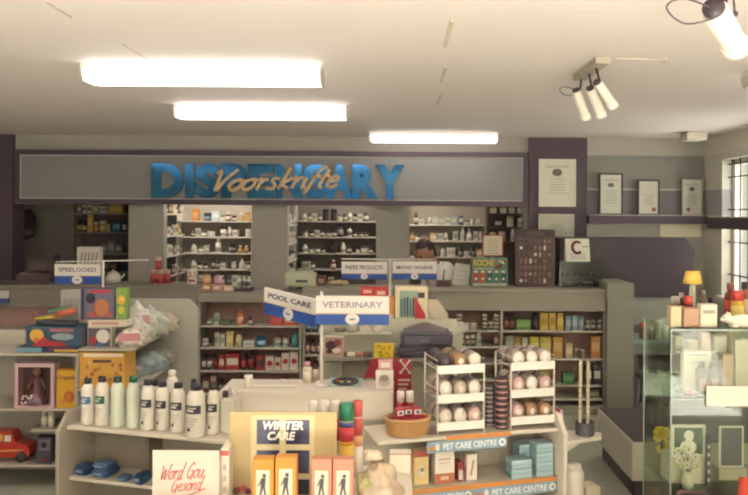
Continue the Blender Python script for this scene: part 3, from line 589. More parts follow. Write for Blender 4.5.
row([('box', 506, 515, 336.5, '#8f9478', '#a8ab90', None, 'grey-green box'), ('box', 516, 522, 337, '#a08a4c', '#c2ad6c', None, 'mustard box'), ('box', 523, 529, 338, '#b5b596', '#d0cdb0', None, 'pale box'), ('box', 530.5, 540.5, 337, '#b9a850', '#d0c478', None, 'yellow-green box'), ('box', 541, 552.5, 337.5, '#bda856', '#d4c47c', None, 'wide yellow box'), ('box', 553.5, 564, 337, '#b58a4a', '#d0ac6c', None, 'tan box'), ('box', 567, 574, 344, '#cbb888', '#e0d4b0', None, 'small cream box'), ('jar', 575, 580.5, 349, '#8a7a68', '#b5a890', None, 'small buff jar'), ('jar', 581.5, 587, 349, '#8a7a68', '#b5a890', None, 'small buff jar'), ('box', 592, 602, 336.5, '#bd8750', '#d4a878', None, 'orange-brown box')], YC + .03, Zs(358.8, 555), 'second ' + a, G2, rf)
row([('box', 506, 512, 369, '#b08048', '#d0a870', None, 'orange box'), ('box', 515, 523, 369, '#5f8a58', '#80a878', None, 'green box'), ('box', 540.5, 551, 368, '#a9a24c', '#c8c078', None, 'olive box'), ('box', 564, 575.5, 373.5, '#4f7a4e', '#70986a', None, 'green box'), ('box', 586.5, 593.5, 365.5, '#544c4e', '#cfc9bb', None, 'black and white box'), ('box', 594.5, 602.5, 365.5, '#544c4e', '#cfc9bb', None, 'black and white box')], YC + .03, Zs(385.3, 555), 'third ' + a, G2, rf)
row([('box', 590, 601, 390, '#6a6258', '#9a9280', None, 'dull box')], YC + .03, Zs(399, 555), 'lowest ' + a, G2, rf)
# ================================================================== things standing on the service counter
YT = 7.08
def front_box(name, label, cat, px0, px1, py0, base, Y, d, cols, deco=None, group=None, rz=0.0, bev=.003):
    """a box standing on z=base with its front at Y between two picture columns; DECO(mb, w, h) adds print to the front (front face at y=-d/2)"""
    x0, x1 = PX(px0, Y), PX(px1, Y); h = PZ(py0, Y, (px0 + px1) / 2) - base; w = x1 - x0
    mb = B(-w / 2, w / 2, -d / 2, d / 2, 0, h, M(cols) if isinstance(cols, str) else cols, bev=bev)
    if deco: deco(mb, w, h, -d / 2 - .0008)
    o = mb.build(name, None, ((x0 + x1) / 2, Y + d / 2, base + .0005), rz)
    return tag(o, label, cat, group)
# till at the plum pillar
t = thing('cash_register', 'dark brown cash register on the grey counter next to the plum pillar', 'cash register', (PX(33, YT), YT + .1, ZC_L))
db = M('#5a4a48', .5); db2 = M('#4a3d3f', .4)
MB().prism([(-.15, 0), (.15, 0), (.15, .08), (.06, .09), (-.15, .07)], -.1, .16, db).build('base', t)
MB().prism([(-.1, .091), (.14, .091), (.14, .24), (-.09, .19)], .02, .16, db2).build('housing', t)
B(-.06, .08, .012, .019, .11, .17, M('#6a5a56', .25)).build('display', t)
k = MB()
for i in range(4):
    for j in range(3): k.box(-.12 + i * .05, -.085 + i * .05, -.09 + j * .035, -.065 + j * .035, .078 + .001 * i, .088, M('#8a7c74'))
k.build('keyboard', t)
# coat hanging on the pillar
t = thing('hanging_coat', 'dark coat hanging on a hook by the plum pillar', 'coat', (PX(24, 8.9), 8.98, 1.6))
MB().tube([(0, .07, .16), (0, .0, .15), (0, -.02, .13)], .008, M('#8a827a'), 6).build('hook', t)
mb = MB(); bm = bmesh.new(); bmesh.ops.create_uvsphere(bm, u_segments=14, v_segments=10, radius=1); r_ = random.Random(4)
for v in bm.verts: v.co = Vector((v.co.x * .1 + r_.uniform(-.015, .015), v.co.y * .05, v.co.z * .16 + r_.uniform(-.015, .015)))
mb.addbm(bm, M('#4f4246'), True).ball((.03, -.03, -.09), .05, M('#8f8580'), 8).build('cloth', t)
def stripes(mb, w, h, y):
    for k in range(5): mb.prism([(-w * .45 + k * w * .16, h * .2), (-w * .38 + k * w * .16, h * .2), (-w * .22 + k * w * .16, h * .85), (-w * .29 + k * w * .16, h * .85)], y, y + .0006, M('#8f8a84'))
front_box('carton', 'white striped carton on the counter behind the toy sign', 'box', 77, 100, 247, ZC_L, YT + .02, .08, '#cdc6b8', stripes)
t = thing('kettle', 'small pale pot on the counter beside the toy sign post', 'pot', (PX(109.5, YT), YT + .1, ZC_L))
MB().lathe([(0, 0), (.06, 0), (.07, .03), (.06, .07), (.035, .09)], M('#c9c6ba', .3), 14).build('body', t); MB().lathe([(0, .088), (.036, .088), (.03, .1), (.008, .106), (.008, .115), (0, .118)], M('#aeb4aa', .3), 12).build('lid', t)
MB().tube([(.05, 0, .03), (.085, 0, .05), (.1, 0, .075)], .009, M('#c9c6ba', .3), 8).build('spout', t)
# red jars in a pyramid
w_ = 6.8 * YT / F
for n, (px, up, wd) in enumerate(((151.3, 0, 'first'), (158.2, 0, 'second'), (165.3, 0, 'third'), (156, .1175, 'top'))):
    item('jar', PX(px, YT), YT + .08, ZC_L + .0005 + up, w_ * .94, w_, .117, '#a8373c', '#dcb8a8', '#b84a48', ('red jar with pink lid on the counter, %s of the bottom row of three' % wd) if up == 0 else 'red jar with pink lid on top of the other three jars', 'jar', 'red jars on the counter')
# notice and peach boxes
def n37(mb, w, h, y):
    mb.text('3.1', -w * .4, w * .4, h * .45, h * .85, y, M('#c04a3c'), bold=.03); mb.box(-w * .4, w * .4, y, y + .0006, h * .12, h * .3, M('#b0685c'))
z1 = ZC_1
front_box('price_card', 'white price card with red figures beside the peach boxes', 'card', 188, 196.5, 269.5, ZC_L, YT, .05, '#d9d0be', n37, bev=.001)
pk = [(201.8, 211.8, 284, 0, '#cf9868', 'orange-peach box at the bottom of the front pile'), (212.5, 222.5, 284.5, 0, '#c9a2a0', 'pink box at the bottom of the front pile'), (223.5, 234, 286, 0, '#d5b698', 'cream box next to the pink box')]
for a, b, top, up, c, wd in pk:
    front_box('gift_box', wd + ' on the lower counter', 'box', a, b, top, z1, YT, .09, c, lambda mb, w, h, y: mb.box(-w * .3, w * .3, y, y + .0006, h * .3, h * .7, M('#e2d2b8')), 'boxes on the lower counter')
for a, b, c, wd in ((201, 211, '#d4a878', 'round peach-coloured pack standing on the orange-peach box'), (212.5, 222, '#c9a0a8', 'round pink pack standing on the pink box')):
    x0, x1 = PX(a, YT), PX(b, YT); zb_ = PZ(284 if a < 205 else 284.5, YT, a) + .002; r = (x1 - x0) / 2
    o = MB().lathe([(0, 0), (r * .9, 0), (r, .015), (r * .95, .05), (r * .6, .075), (0, .085)], M(c), 14).build('gift_pack', None, ((x0 + x1) / 2, YT + .046, zb_)); tag(o, wd, 'pack', 'boxes on the lower counter')
for a, b, top, c1, c2, wd in ((226, 230.5, 275.5, '#3f3a3c', '#8a827c', 'dark bottle'), (236, 240, 277, '#d6d0c2', '#8f9a90', 'white bottle'), (241, 245, 276.5, '#cfc8b8', '#6a625c', 'buff bottle'), (245.5, 250, 277, '#d6d0c2', '#6a625c', 'white bottle')):
    base = z1 if a > 235 else PZ(286, YT, 228) + .002
    h = PZ(top, YT, a) - base; w = (b - a) * YT / F
    item('bottle', PX((a + b) / 2, YT), YT + .06, base + .0005, w, w, h, c1, c2, c1, wd + (' standing on the cream box on the lower counter' if a < 235 else f' in the black tray on the counter, {ORD[["236", "241", "245.5"].index(str(a))]} of three'), 'bottle', 'bottles on the lower counter') if a < 235 else item('bottle', PX((a + b) / 2, YT), YT + .06, base + .0305, w, w, h - .03, c1, c2, c1, wd + f' in the black tray on the counter, {ORD[["236", "241", "245.5"].index(str(a))]} of three', 'bottle', 'bottles on the lower counter')
tr = B(PX(234.7, YT), PX(251.5, YT), YT, YT + .12, z1 + .0005, z1 + .03, M('#443b3f')).build('tray'); tag(tr, 'low black tray of bottles on the lower counter', 'tray')
# pale green scale / till
t = thing('counter_scale', 'pale green machine with a dark slot on the counter', 'scale', (PX(301, YT), YT + .1, ZC_R))
g = M('#b7bb9a', .45); h = PZ(273.5, YT, 300) - ZC_R; wd = 15.3 * YT / F
MB().prism([(-wd, 0), (wd, 0), (wd * .98, h * .55), (wd * .85, h), (-wd, h)], -.1, .1, g).build('body', t)
B(-wd * .3, wd * .45, -.106, -.1005, h * .28, h * .48, M('#544a4c')).build('slot', t); B(-wd * .9, wd * .7, -.06, .06, h + .0005, h + .012, M('#c9ccb0', .4)).build('lid', t)
front_box('carton', 'small dark red carton on the counter beside the pale green machine', 'box', 317, 326, 276, ZC_R, YT, .07, '#6d3f40', lambda mb, w, h, y: mb.box(-w * .3, w * .3, y, y + .0006, h * .3, h * .7, M('#a88a78')))
mb = MB()
for k in range(3): mb.ball((k * .055 - .055, 0, .022 + .004 * (k % 2)), .045, M('#c7b48a'), 10, (1, .8, .5 + .04 * (k % 2)))
o = mb.build('bread_roll_bag', None, (PX(338, YT), YT + .08, ZC_R)); tag(o, 'lumpy beige bag on the counter behind the paper goods sign', 'bag')
# right half of the counter
t = thing('pen_stand', 'dark red desk stand with one pen at the hands of the person in white', 'pen stand', (PX(444.5, YT), YT + .06, ZC_R))
B(-.066, .066, -.035, .035, 0, .055, M('#5c3f3e', .4), bev=.004).build('base', t); MB().tube([(-.005, 0, .056), (.005, 0, .15)], .005, M('#3c3438'), 8).build('pen', t)
def roche(mb, w, h, y):
    mb.box(-w * .46, w * .46, y, y + .0006, h * .03, h * .13, M('#b9b5a0'))
    mb.text('ROCHE', -w * .45, w * .12, h * .72, h * .95, y - .0006, M('#d3b13a'), bold=.03)
    rr = random.Random(2)
    for k in range(11): mb.lathe([(.011, y - .0012), (.011, y)], M(rr.choice(['#a8483c', '#d8c8a8', '#7d3836', '#c9a070'])), 10, (w * rr.uniform(.16, .44), 0, h * rr.uniform(.62, .93)), 'y')
    for k in range(5):
        x = -w * .38 + k * w * .19; c = ['#a83f3a', '#a8503c', '#2f5a52', '#3a6a5c', '#2f4f4c'][k]
        mb.box(x - w * .075, x + w * .075, y - .0006, y, h * .16, h * .48, M(c)); mb.box(x - w * .05, x + w * .05, y - .0006, y, h * .49, h * .56, M('#cfc9b2')); mb.lathe([(.012, y - .0014), (.012, y - .0006)], M('#d8cfb8'), 10, (x, 0, h * .28), 'y')
    mb.box(-w * .45, w * .1, y, y + .0006, h * .6, h * .66, M('#9fa58a'))
front_box('vitamin_display', 'green counter display with yellow lettering and five pictured pots', 'display', 472, 508, 258, ZC_R, YT, .09, '#5f7a68', roche)
Y_ = YT + .16; x0, x1 = PX(482.5, Y_), PX(503.5, Y_); zb_, zt_ = PZ(256.5, Y_, 492), PZ(234.5, Y_, 492)
t = thing('notice_stand', 'red-bordered paper notice on a stand behind the green counter display', 'notice', ((x0 + x1) / 2, Y_, ZC_R))
w = (x1 - x0) / 2; B(-w, w, -.006, .006, zb_ - ZC_R, zt_ - ZC_R, M('#b24a40', .5)).build('border', t)
p = B(-w + .012, w - .012, -.0075, -.006, zb_ - ZC_R + .012, zt_ - ZC_R - .012, M('#d2c9b0'))
for k in range(6): p.box(-w * .5, w * .5, -.0082, -.0075, zb_ - ZC_R + .03 + k * .024, zb_ - ZC_R + .034 + k * .024, M('#8d867a'))
p.build('paper', t); B(-.012, .012, .0, .01, .01, zb_ - ZC_R, M('#b9b2a2')).build('post', t); B(-.06, .06, -.03, .03, 0, .012, M('#b9b2a2')).build('base', t)
o = B(-.075, .075, -.004, .004, 0, .2, M('#d9d5c6')); o.box(-.05, .05, -.0046, -.004, .05, .054, M('#9a958a')).box(-.05, .05, -.0046, -.004, .09, .094, M('#9a958a')).box(-.05, .05, -.0046, -.004, .13, .134, M('#9a958a'))
o = o.build('document', None, (PX(461, YT + .1), YT + .12, ZC_R + .001), .3); o.rotation_euler = (.0, .12, .3); tag(o, 'white printed sheet standing in front of the person in a white coat', 'paper')
# brown display board of small goods
w = (PX(556, YT) - PX(516.5, YT)); h = PZ(229.5, YT, 536) - ZC_R
t = thing('watch_display', 'brown counter display board with rows of small shiny goods', 'display', (PX(536.3, YT), YT + .07, ZC_R))
bb = M('#5d4742', .5); B(-w / 2, w / 2, -.03, .03, 0, h, bb, bev=.004).build('board', t)
hd = B(-w / 2 + .005, w / 2 - .005, -.036, -.0305, h * .87, h * .985, M('#43393c')); hd.text('GTEG', -w * .22, w * .22, h * .9, h * .96, -.0366, M('#6e5f5a'), bold=.02); hd.build('header', t)
rr = random.Random(11)
for i in range(7):
    for j in range(7):
        x, z = -w * .42 + (j + .5) * w * .84 / 7, h * .05 + (i + .5) * h * .8 / 7
        m = M(rr.choice(['#7d6258', '#6a4f48', '#3f3437', '#8a7268', '#3f3437', '#b59a84', '#8f5f50', '#d8cbb8' if rr.random() < .5 else '#6a4f48']), .35)
        if rr.random() < .5: MB().lathe([(.013, -.04), (.015, -.0305)], m, 10, (x, 0, z), 'y').build('trinket', t)
        else: B(x - .009, x + .009, -.038, -.0305, z - .02, z + .02, m).build('trinket', t)
# sunglasses case and tent calendar
cl = glass('clear_case', '#e8ece8', .2)
w = PX(603, YT) - PX(560, YT); h = PZ(262.5, YT, 580) - ZC_R
t = thing('glass_case', 'low glass case of sunglasses at the end of the counter', 'case', (PX(581.5, YT), YT + .11, ZC_R))
for a in ((-w / 2, w / 2, -.1, -.096, .012, h), (-w / 2, w / 2, .096, .1, .012, h), (-w / 2, -w / 2 + .004, -.096, .096, .012, h), (w / 2 - .004, w / 2, -.096, .096, .012, h)): B(*a, cl).build('glass_side', t)
B(-w / 2, w / 2, -.1, .1, h, h + .005, cl).build('glass_top', t); B(-w / 2, w / 2, -.1, .1, 0, .012, M('#4d4347')).build('base', t)
def shades(x, y, z, n, ref):
    s = thing('sunglasses', f'dark sunglasses in the low glass case, {n} {ref}', 'sunglasses', (x, y, z), 0, 'sunglasses in the glass case'); mm = M('#2f292d', .15)
    l = MB()
    for k in (-1, 1): l.lathe([(0, -.004), (.02, -.002), (.02, .002), (0, .003)], mm, 10, (k * .026, 0, .022), 'y')
    l.build('lens', s); MB().tube([(-.05, 0, .03), (-.008, 0, .028), (.008, 0, .028), (.05, 0, .03)], .003, M('#6a5a50', .3), 6).build('bridge', s)
    for k in (-1, 1): MB().tube([(k * .05, 0, .03), (k * .05, .06, .025), (k * .048, .09, .012)], .0025, mm, 5).build('temple', s)
for k in range(3): shades(PX(581.5, YT) - .12 + k * .12, YT + .05, ZC_R + .0125, ORD[k], 'from the brown board, front row')
B(-w / 2 + .006, w / 2 - .006, -.04, .09, .09, .094, cl).build('glass_shelf', t)
for k in range(3): shades(PX(581.5, YT) - .12 + k * .12, YT + .1, ZC_R + .0945, ORD[k], 'from the brown board, on the glass shelf')
zc = ZC_R + h + .0055; w2 = (PX(593, YT) - PX(567, YT)) / 2; hh = PZ(239, YT, 580) - zc
t = thing('tent_calendar', 'white tent calendar with a dark red emblem on the low glass case', 'calendar', (PX(580.5, YT), YT + .1, zc))
MB().prism([(-.06, 0), (.06, 0), (.004, hh), (-.004, hh)], -w2, w2 * .86, M('#d6d2c2'), 'x').build('tent', t)
em = MB(); sl = .056 / hh
pts = [(math.cos(a) * .045, 0, math.sin(a) * .05) for a in [math.radians(50 + k * 26) for k in range(11)]]
em.tube([(x - .01, -.061 + sl * (z + hh * .6) , z + hh * .62) for x, _, z in pts], .013, M('#7d3840'), 6)
em.tube([(.035, -.061 + sl * hh * .64, hh * .64), (.09, -.061 + sl * hh * .66, hh * .66)], .004, M('#6a6068'), 6); em.build('emblem', t)
for k in (.3, .2, .12): B(-w2 * .7, w2 * .55, -.062 + sl * hh * k, -.06 + sl * hh * k, hh * k, hh * k + .006, M('#8d8d88')).build('print_line', t)
# small white label on the counter front (at the frame edge)
o = B(PX(-4, YC), PX(10.5, YC), YC - .028, YC - .0125, PZ(298, YC, 3), PZ(290.5, YC, 3), M('#d2ccc0')); o.box(PX(-4, YC), PX(10.5, YC), YC - .028, YC - .0125, PZ(303, YC, 3), PZ(298.02, YC, 3), M('#4a5a80')); o = o.build('shelf_sign'); tag(o, 'small white and blue sign on the counter front below the cash register', 'sign')

# ================================================================== grey end post of the counter, black cabinet, desk, stool, plinth
xa, xb = PX(608, 6.8), PX(634.5, 6.8)
structure('trim_9', B(xa, xb, 6.8, 7.3, 0, PZ(283.5, 6.8, 620), M('#8d897b', .6, scale=2)), 'grey post closing the end of the service counter')
YK = 7.35
pts = [(PX(560, YK), PZ(297, YK, 600)), (PX(693, YK), PZ(297, YK, 600)), (PX(695, YK), PZ(251, YK, 695)), (PX(686, YK), PZ(238, YK, 690)), (PX(560, YK), PZ(238, YK, 600))]
t = thing('black_cabinet', 'large black cabinet with a cut corner behind the end of the counter', 'cabinet', (0, YK, 0))
MB().prism(pts, 0, .3, M('#3d3239', .35)).build('body', t)
B(PX(604, YK), PX(693, YK), .02, .28, PZ(325, YK, 650) + .002, PZ(297, YK, 650), M('#85857c', .6)).build('lower_panel', t)
B(PX(560, YK), PX(693, YK), .02, .28, 0, PZ(325, YK, 650), M('#5d555a', .6)).build('plinth', t)
B(PX(627, YK) - .0015, PX(627, YK) + .0015, -.002, 0, PZ(296, YK, 620), PZ(240, YK, 620), M('#2c2529')).build('door_gap', t)
YD = 6.84; zd = PZ(341, YD, 650)
t = thing('desk', 'desk with a pale glass top between the grey post and the glass cabinet', 'desk', (0, YD, 0))
xd0, xd1 = xb + .004, 2.92
B(xd0, xd1, 0, .48, zd - .03, zd, M('#9aa6a4', .12), bev=.002).build('desktop', t)
B(xd0, xd1, .02, .04, zd - .12, zd - .031, M('#8a8e8a', .5)).build('apron', t)
for x in (xd0 + .02, xd1 - .06):
    for y in (.02, .42): B(x, x + .04, y + .021, y + .055, 0, zd - .031, M('#6d6668', .5)).build('leg', t)
B(xd0, xd1, .44, .46, 0.1, zd - .13, M('#6a6568', .7)).build('back_panel', t)
for n, (px, w, h, c1, c2, wd) in enumerate(((644, .06, .14, '#6a4a44', '#b3473f', 'dark jar with red lid'), (652, .055, .11, '#7d5a50', '#cfc8ba', 'brown jar with white lid'), (660, .06, .16, '#c6c6ba', '#aab0aa', 'pale glass jar'), (667, .055, .12, '#d0ccbe', '#d8d2c4', 'white jar'))):
    item('jar', PX(px, YD + .1), YD + .12, zd + .0005, w, w, h, c1, c2, None, f'{wd} on the desk, {ORD[n]} from the grey post', 'jar', 'jars on the desk')
t = thing('round_stool', 'round dark stool under the desk', 'stool', (PX(651, 6.3), 6.3, 0)); zs = PZ(372, 6.3, 651)
MB().lathe([(0, zs - .05), (.11, zs - .05), (.125, zs - .03), (.12, zs - .005), (0, zs)], M('#4d4549', .4), 20).build('seat', t)
for k in range(4):
    a = PI / 4 + k * PI / 2; MB().tube([(.08 * math.cos(a), .08 * math.sin(a), zs - .051), (.13 * math.cos(a), .13 * math.sin(a), 0.0)], .011, M('#8a8684', .3), 8).build('leg', t)
t = thing('display_plinth', 'low grey plinth with a black top on the floor beside the glass cabinet', 'plinth', (1.43, 4.84, 0))
pgm = M('#bdb7a8', .5); bl = M('#463c42', .35)
B(0, 1.2, 0, .85, .115, .352, pgm, bev=.004).build('body', t); B(.012, 1.188, .012, .84, .3525, .36, bl).build('top', t); B(.03, 1.17, .03, .82, 0, .1145, bl).build('toe_kick', t)

# ================================================================== hanging department signs
sw, sbl = M('#e4ddd2', .45), M('#2f55a0', .45)
def board(root, x0, x1, z0, z1, s, y=0.0, split=.42, th=.02, bold=.01, ink='#2f2f55'):
    w = MB(); zs = z0 + (z1 - z0) * split
    w.box(x0, x1, y - th / 2, y + th / 2, zs, z1, sw, bev=.002).box(x0, x1, y - th / 2, y + th / 2, zs - .004, zs, M('#d8aFA0'.lower()))
    p = w.build('sign_board', root)
    B(x0, x1, y - th / 2, y + th / 2, z0, zs - .0042, sbl, bev=.002).build('blue_band', root)
    hz = (z1 - zs); MB().text(s, x0 + (x1 - x0) * .09, x1 - (x1 - x0) * .09, zs + hz * .34, zs + hz * .7, y - th / 2 - .001, M(ink), bold=bold).build('lettering', root)
    xm = (x0 + x1) / 2; r = (zs - z0) * .52
    e = MB().lathe([(r * 1.2, -.004), (r * 1.2, 0)], M('#e6dfd4'), 18, (0, 0, 0), 'y')
    for v in e.v: v.z = v.z * .8 + (z0 + zs) / 2; v.x += xm; v.y += y - th / 2
    e2 = MB().box(-r * .45, r * .45, -.0055, -.004, -r * .12, r * .12, sbl)
    for v in e2.v: v.x += xm; v.y += y - th / 2; v.z += (z0 + zs) / 2
    em = e.build('emblem', root); e2.build('emblem_mark', em)
post = M('#e2dccf', .4)
def vpost(root, z0, z1, x=0, y=.02, r=.009): MB().tube([(x, y, z0), (x, y, z1)], r, post, 10).build('post', root)
def foot(root, z, x=0, y=.02, r=.12): MB().lathe([(0, z), (r, z), (r * .9, z + .012), (0, z + .016)], post, 18, (x, y, 0)).build('base', root)
# paper / mouth hygiene pair
Y = 6.5; px = 390.5
t = thing('department_sign', 'pair of white and blue signs on a post in front of the dispensary counter', 'sign', (PX(px, Y), Y, 0)); ox = PX(px, Y)
vpost(t, .012, PZ(259.5, Y)); foot(t, 0)
MB().tube([(PX(342, Y) - ox, .02, PZ(259.5, Y)), (PX(437, Y) - ox, .02, PZ(259.5, Y))], .005, post, 8).build('rail', t)
board(t, PX(342, Y) - ox, PX(387.3, Y) - ox, PZ(279.3, Y), PZ(262, Y), 'PAPER PRODUCTS', split=.33)
board(t, PX(393, Y) - ox, PX(437, Y) - ox, PZ(279.3, Y), PZ(261.3, Y), 'MOND HIGIËNE', split=.35)
# toys
Y = 6.15; t = thing('department_sign', 'white and blue sign on a rail above the piled toys', 'sign', (PX(102.5, Y), Y, 0)); ox = PX(102.5, Y)
vpost(t, .012, PZ(261, Y, 100)); foot(t, 0)
MB().tube([(PX(55, Y) - ox, .02, PZ(262, Y, 55)), (PX(148, Y) - ox, .02, PZ(260.2, Y, 148))], .005, post, 8).build('rail', t)
board(t, PX(55.3, Y) - ox, PX(101, Y) - ox, PZ(284, Y, 78), PZ(264, Y, 78), 'SPEELGOED', split=.42)
# veterinary + pool care on one post, standing on the white box
ZK = .80; Y = 4.30; px = 322
t = thing('department_sign', 'large white and blue sign on a white post standing on the white box', 'sign', (PX(px, Y), Y, ZK)); ox = PX(px, Y)
vpost(t, .012, PZ(300, Y, 322) - ZK); foot(t, .0005, r=.035)
board(t, PX(317, Y) - ox, PX(389.7, Y) - ox, PZ(323.8, Y, 350) - ZK, PZ(295.8, Y, 350) - ZK, 'VETERINARY', y=-.02, split=.4, th=.04, ink='#77708c')
a = P(267, 297, 4.72); b = P(321, 312, 4.36); ang = math.atan2(b.y - a.y, b.x - a.x); L = (b.xy - a.xy).length
t = thing('department_sign', 'swimming pool sign turned aside behind the large white and blue sign', 'sign', (b.x, b.y + .03, ZK), ang)
zc = P(294, 306, 4.55).z - ZK
vpost(t, .012, zc + .1, x=0, y=.0); foot(t, .0005, x=0, y=.0, r=.035)
board(t, -L, -.012, zc - .083, zc + .072, 'POOL CARE', split=.46, y=-.02, bold=.03)
for c_ in t.children:
    if c_.name.split('.')[0] in ('sign_board', 'blue_band', 'lettering', 'emblem'):
        c_.matrix_local = Matrix.Translation((-L / 2, 0, zc)) @ Matrix.Rotation(math.radians(4.0), 4, 'Y') @ Matrix.Translation((L / 2, 0, -zc))
# ================================================================== white box with an overhanging top (middle of the island)
KX0, KX1, KY0, KY1 = PX(219, 4.18), PX(394.5, 4.18), 4.18, 4.5
kw = M('#ddd3c4', .45)
t = thing('white_counter_box', 'white box counter with an overhanging top in the middle of the shop', 'counter', ((KX0 + KX1) / 2, KY0, 0)); w = (KX1 - KX0) / 2
B(-w, w, 0, KY1 - KY0, ZK - .15, ZK, kw, bev=.006, seg=2).build('top', t)
B(-w + .03, w - .03, .03, KY1 - KY0 - .01, 0, ZK - .1505, M('#cfc7b8', .5)).build('body', t)
for x in (-w + .001, w - .029): B(x, x + .028, .004, .029, 0, ZK - .1505, M('#e8dfd0')).build('corner_post', t)
def on_k(px, Y=4.34): return PX(px, Y)
item('bottle', on_k(308.5, 4.42), 4.42, ZK + .0005, .055, .055, PZ(362, 4.42, 308) - ZK, '#d9cdb8', '#e2d8c8', '#d8919a', 'white bottle with a pink cap beside the white sign post', 'bottle', None)
item('bottle', on_k(316.5, 4.44), 4.44, ZK + .0005, .04, .04, PZ(366, 4.44, 316) - ZK, '#d8c8b0', '#c9b09c', '#5a3a40', 'cream bottle with a dark cap beside the white sign post', 'bottle', None)
item('jar', on_k(249.5, 4.3), 4.3, ZK + .0005, .05, .05, .062, '#e0d8ca', '#e8e2d4', None, 'small white pot alone on top of the white box', 'jar', None)
o = B(-.13, .13, -.025, .025, 0, .016, M('#d8d0c2'), bev=.003).build('paper_roll', None, (on_k(278, 4.3), 4.3, ZK + .0005), .05); tag(o, 'flat white packet lying on the white box beside the small pot', 'packet')
def mag(mb, w, h, y): pass
mb = B(-.09, .09, -.06, .06, 0, .008, M('#a9c2b8')); mb.lathe([(0, .0082), (.075, .0082), (.075, .009), (0, .0095)], M('#3f3d40'), 20)
for k in range(5): mb.ball((-.04 + k * .02, .01 * (-1) ** k, .01), .012, M(['#c9503f', '#d8c060', '#4a8a58', '#d8d0c0', '#7a4a80'][k]), 8, (1, 1, .25))
o = mb.build('magazine', None, (on_k(346.5, 4.37), 4.37, ZK + .0005)); o.rotation_euler = (.12, 0, 0); o.location.z += .008; tag(o, 'pale green magazine with a dark oval picture on the white box', 'magazine')

# ================================================================== tall unit behind it (pet goods)
VY = 4.66; vg = M('#c6c4b0', .55); VX0, VX1 = PX(318, VY), PX(460, VY); ZV = PZ(358.5, VY, 380)
t = thing('pet_goods_shelf', 'pale green two-level shelf unit behind the white box', 'shelves', ((VX0 + VX1) / 2, VY, 0)); w = (VX1 - VX0) / 2
B(-w, w, 0, .20, ZV - .014, ZV, M('#8f8c82', .4)).build('shelf', t)
B(-w, w, .205, .225, 0, PZ(319, VY + .2, 380), vg).build('back_panel', t)
ZT = PZ(327, VY + .23, 420)
B(-w, w + .06, .226, .5, ZT - .03, ZT, vg).build('rear_top', t); B(-w + .02, w + .04, .24, .48, 0, ZT - .0305, vg).build('rear_body', t)
for x in (-.28, .1): B(x - .006, x + .006, .03, .2045, ZV - .12, ZV - .0145, M('#b0a890')).build('bracket', t)
def dogpic(mb, w, h, y):
    mb.box(-w * .46, w * .46, y, y + .0006, h * .05, h * .95, M('#a5837a')); mb.ball((-w * .15, y, h * .55), h * .26, M('#4a3034'), 10, (1.1, .02, .9)); mb.ball((w * .18, y, h * .68), h * .2, M('#7a3a3a'), 10, (1, .02, .9)); mb.ball((w * .12, y, h * .3), h * .2, M('#d6c6b2'), 10, (1.3, .03, .6)); mb.ball((-w * .2, y, h * .25), h * .16, M('#3a2c34'), 10, (1.3, .03, .6))
front_box('picture_book', 'book with a dark animal picture leaning at the end of the pale green shelf', 'book', 325, 344.5, 336.5, ZV, VY + .05, .03, '#d2c4a8', dogpic)
for k, (px, c, wd) in enumerate(((352, '#d8cdbb', 'white'), (360, '#b07a66', 'reddish'), (368, '#6f5a55', 'brown'))):
    o = B(-.024, .024, -.02, .02, 0, .026, M(c), bev=.006).build('small_packet', None, (PX(px, VY + .06), VY + .06, ZV + .0005)); tag(o, f'small {wd} packet on the pale green shelf beside the yellow card', 'packet', 'small packets on the pale green shelf')
def price(mb, w, h, y):
    k = M('#5a4a30')
    mb.tube([(-w * .35, y, h * .72), (-w * .2, y, h * .85), (-w * .12, y, h * .6)], .0025, k, 5, 3).tube([(0, y, h * .85), (0, y, h * .6), (w * .1, y, h * .62)], .0025, k, 5).tube([(w * .2, y, h * .85), (w * .32, y, h * .8), (w * .25, y, h * .6)], .0025, k, 5, 3)
    mb.tube([(-w * .3, y, h * .4), (-w * .1, y, h * .45), (-w * .25, y, h * .18), (w * .0, y, h * .2)], .0025, k, 5, 3).tube([(w * .08, y, h * .42), (w * .3, y, h * .18)], .0025, k, 5)
front_box('price_card', 'bright yellow handwritten price card on the pale green shelf', 'card', 375, 394.5, 343.5, ZV, VY + .01, .012, '#e0c030', price, bev=.001)
# black case
cb = M('#48424a', .35); cx = PX(427.5, VY)
t = thing('black_case', 'black two-layer plastic case on the pale green shelf', 'case', (cx, VY + .1, ZV + .0005)); w1 = 30 * VY / F; w2 = 26.5 * VY / F; h1 = PZ(348.5, VY, 427) - ZV; h2 = PZ(332.5, VY, 427) - ZV
B(-w1, w1, -.1, .1, 0, h1 - .003, cb, bev=.018, seg=3).build('lower_shell', t); B(-w2, w2, -.095, .1, h1, h2, cb, bev=.022, seg=3).build('upper_shell', t)
MB().prism([(-w2 * .75, h2 + .0005), (w2 * .75, h2 + .0005), (w2 * .15, h2 + .03), (-w2 * .2, h2 + .03)], -.06, .09, M('#6a6064', .4)).build('lid_slope', t)
B(w1 * .1, w1 * .28, -.106, -.1005, h1 * .35, h1 * .6, M('#b9b3ac')).build('latch', t); B(-.03, .02, -.106, -.0955, h1 + (h2 - h1) * .42, h1 + (h2 - h1) * .5, M('#8d8688')).build('badge', t)
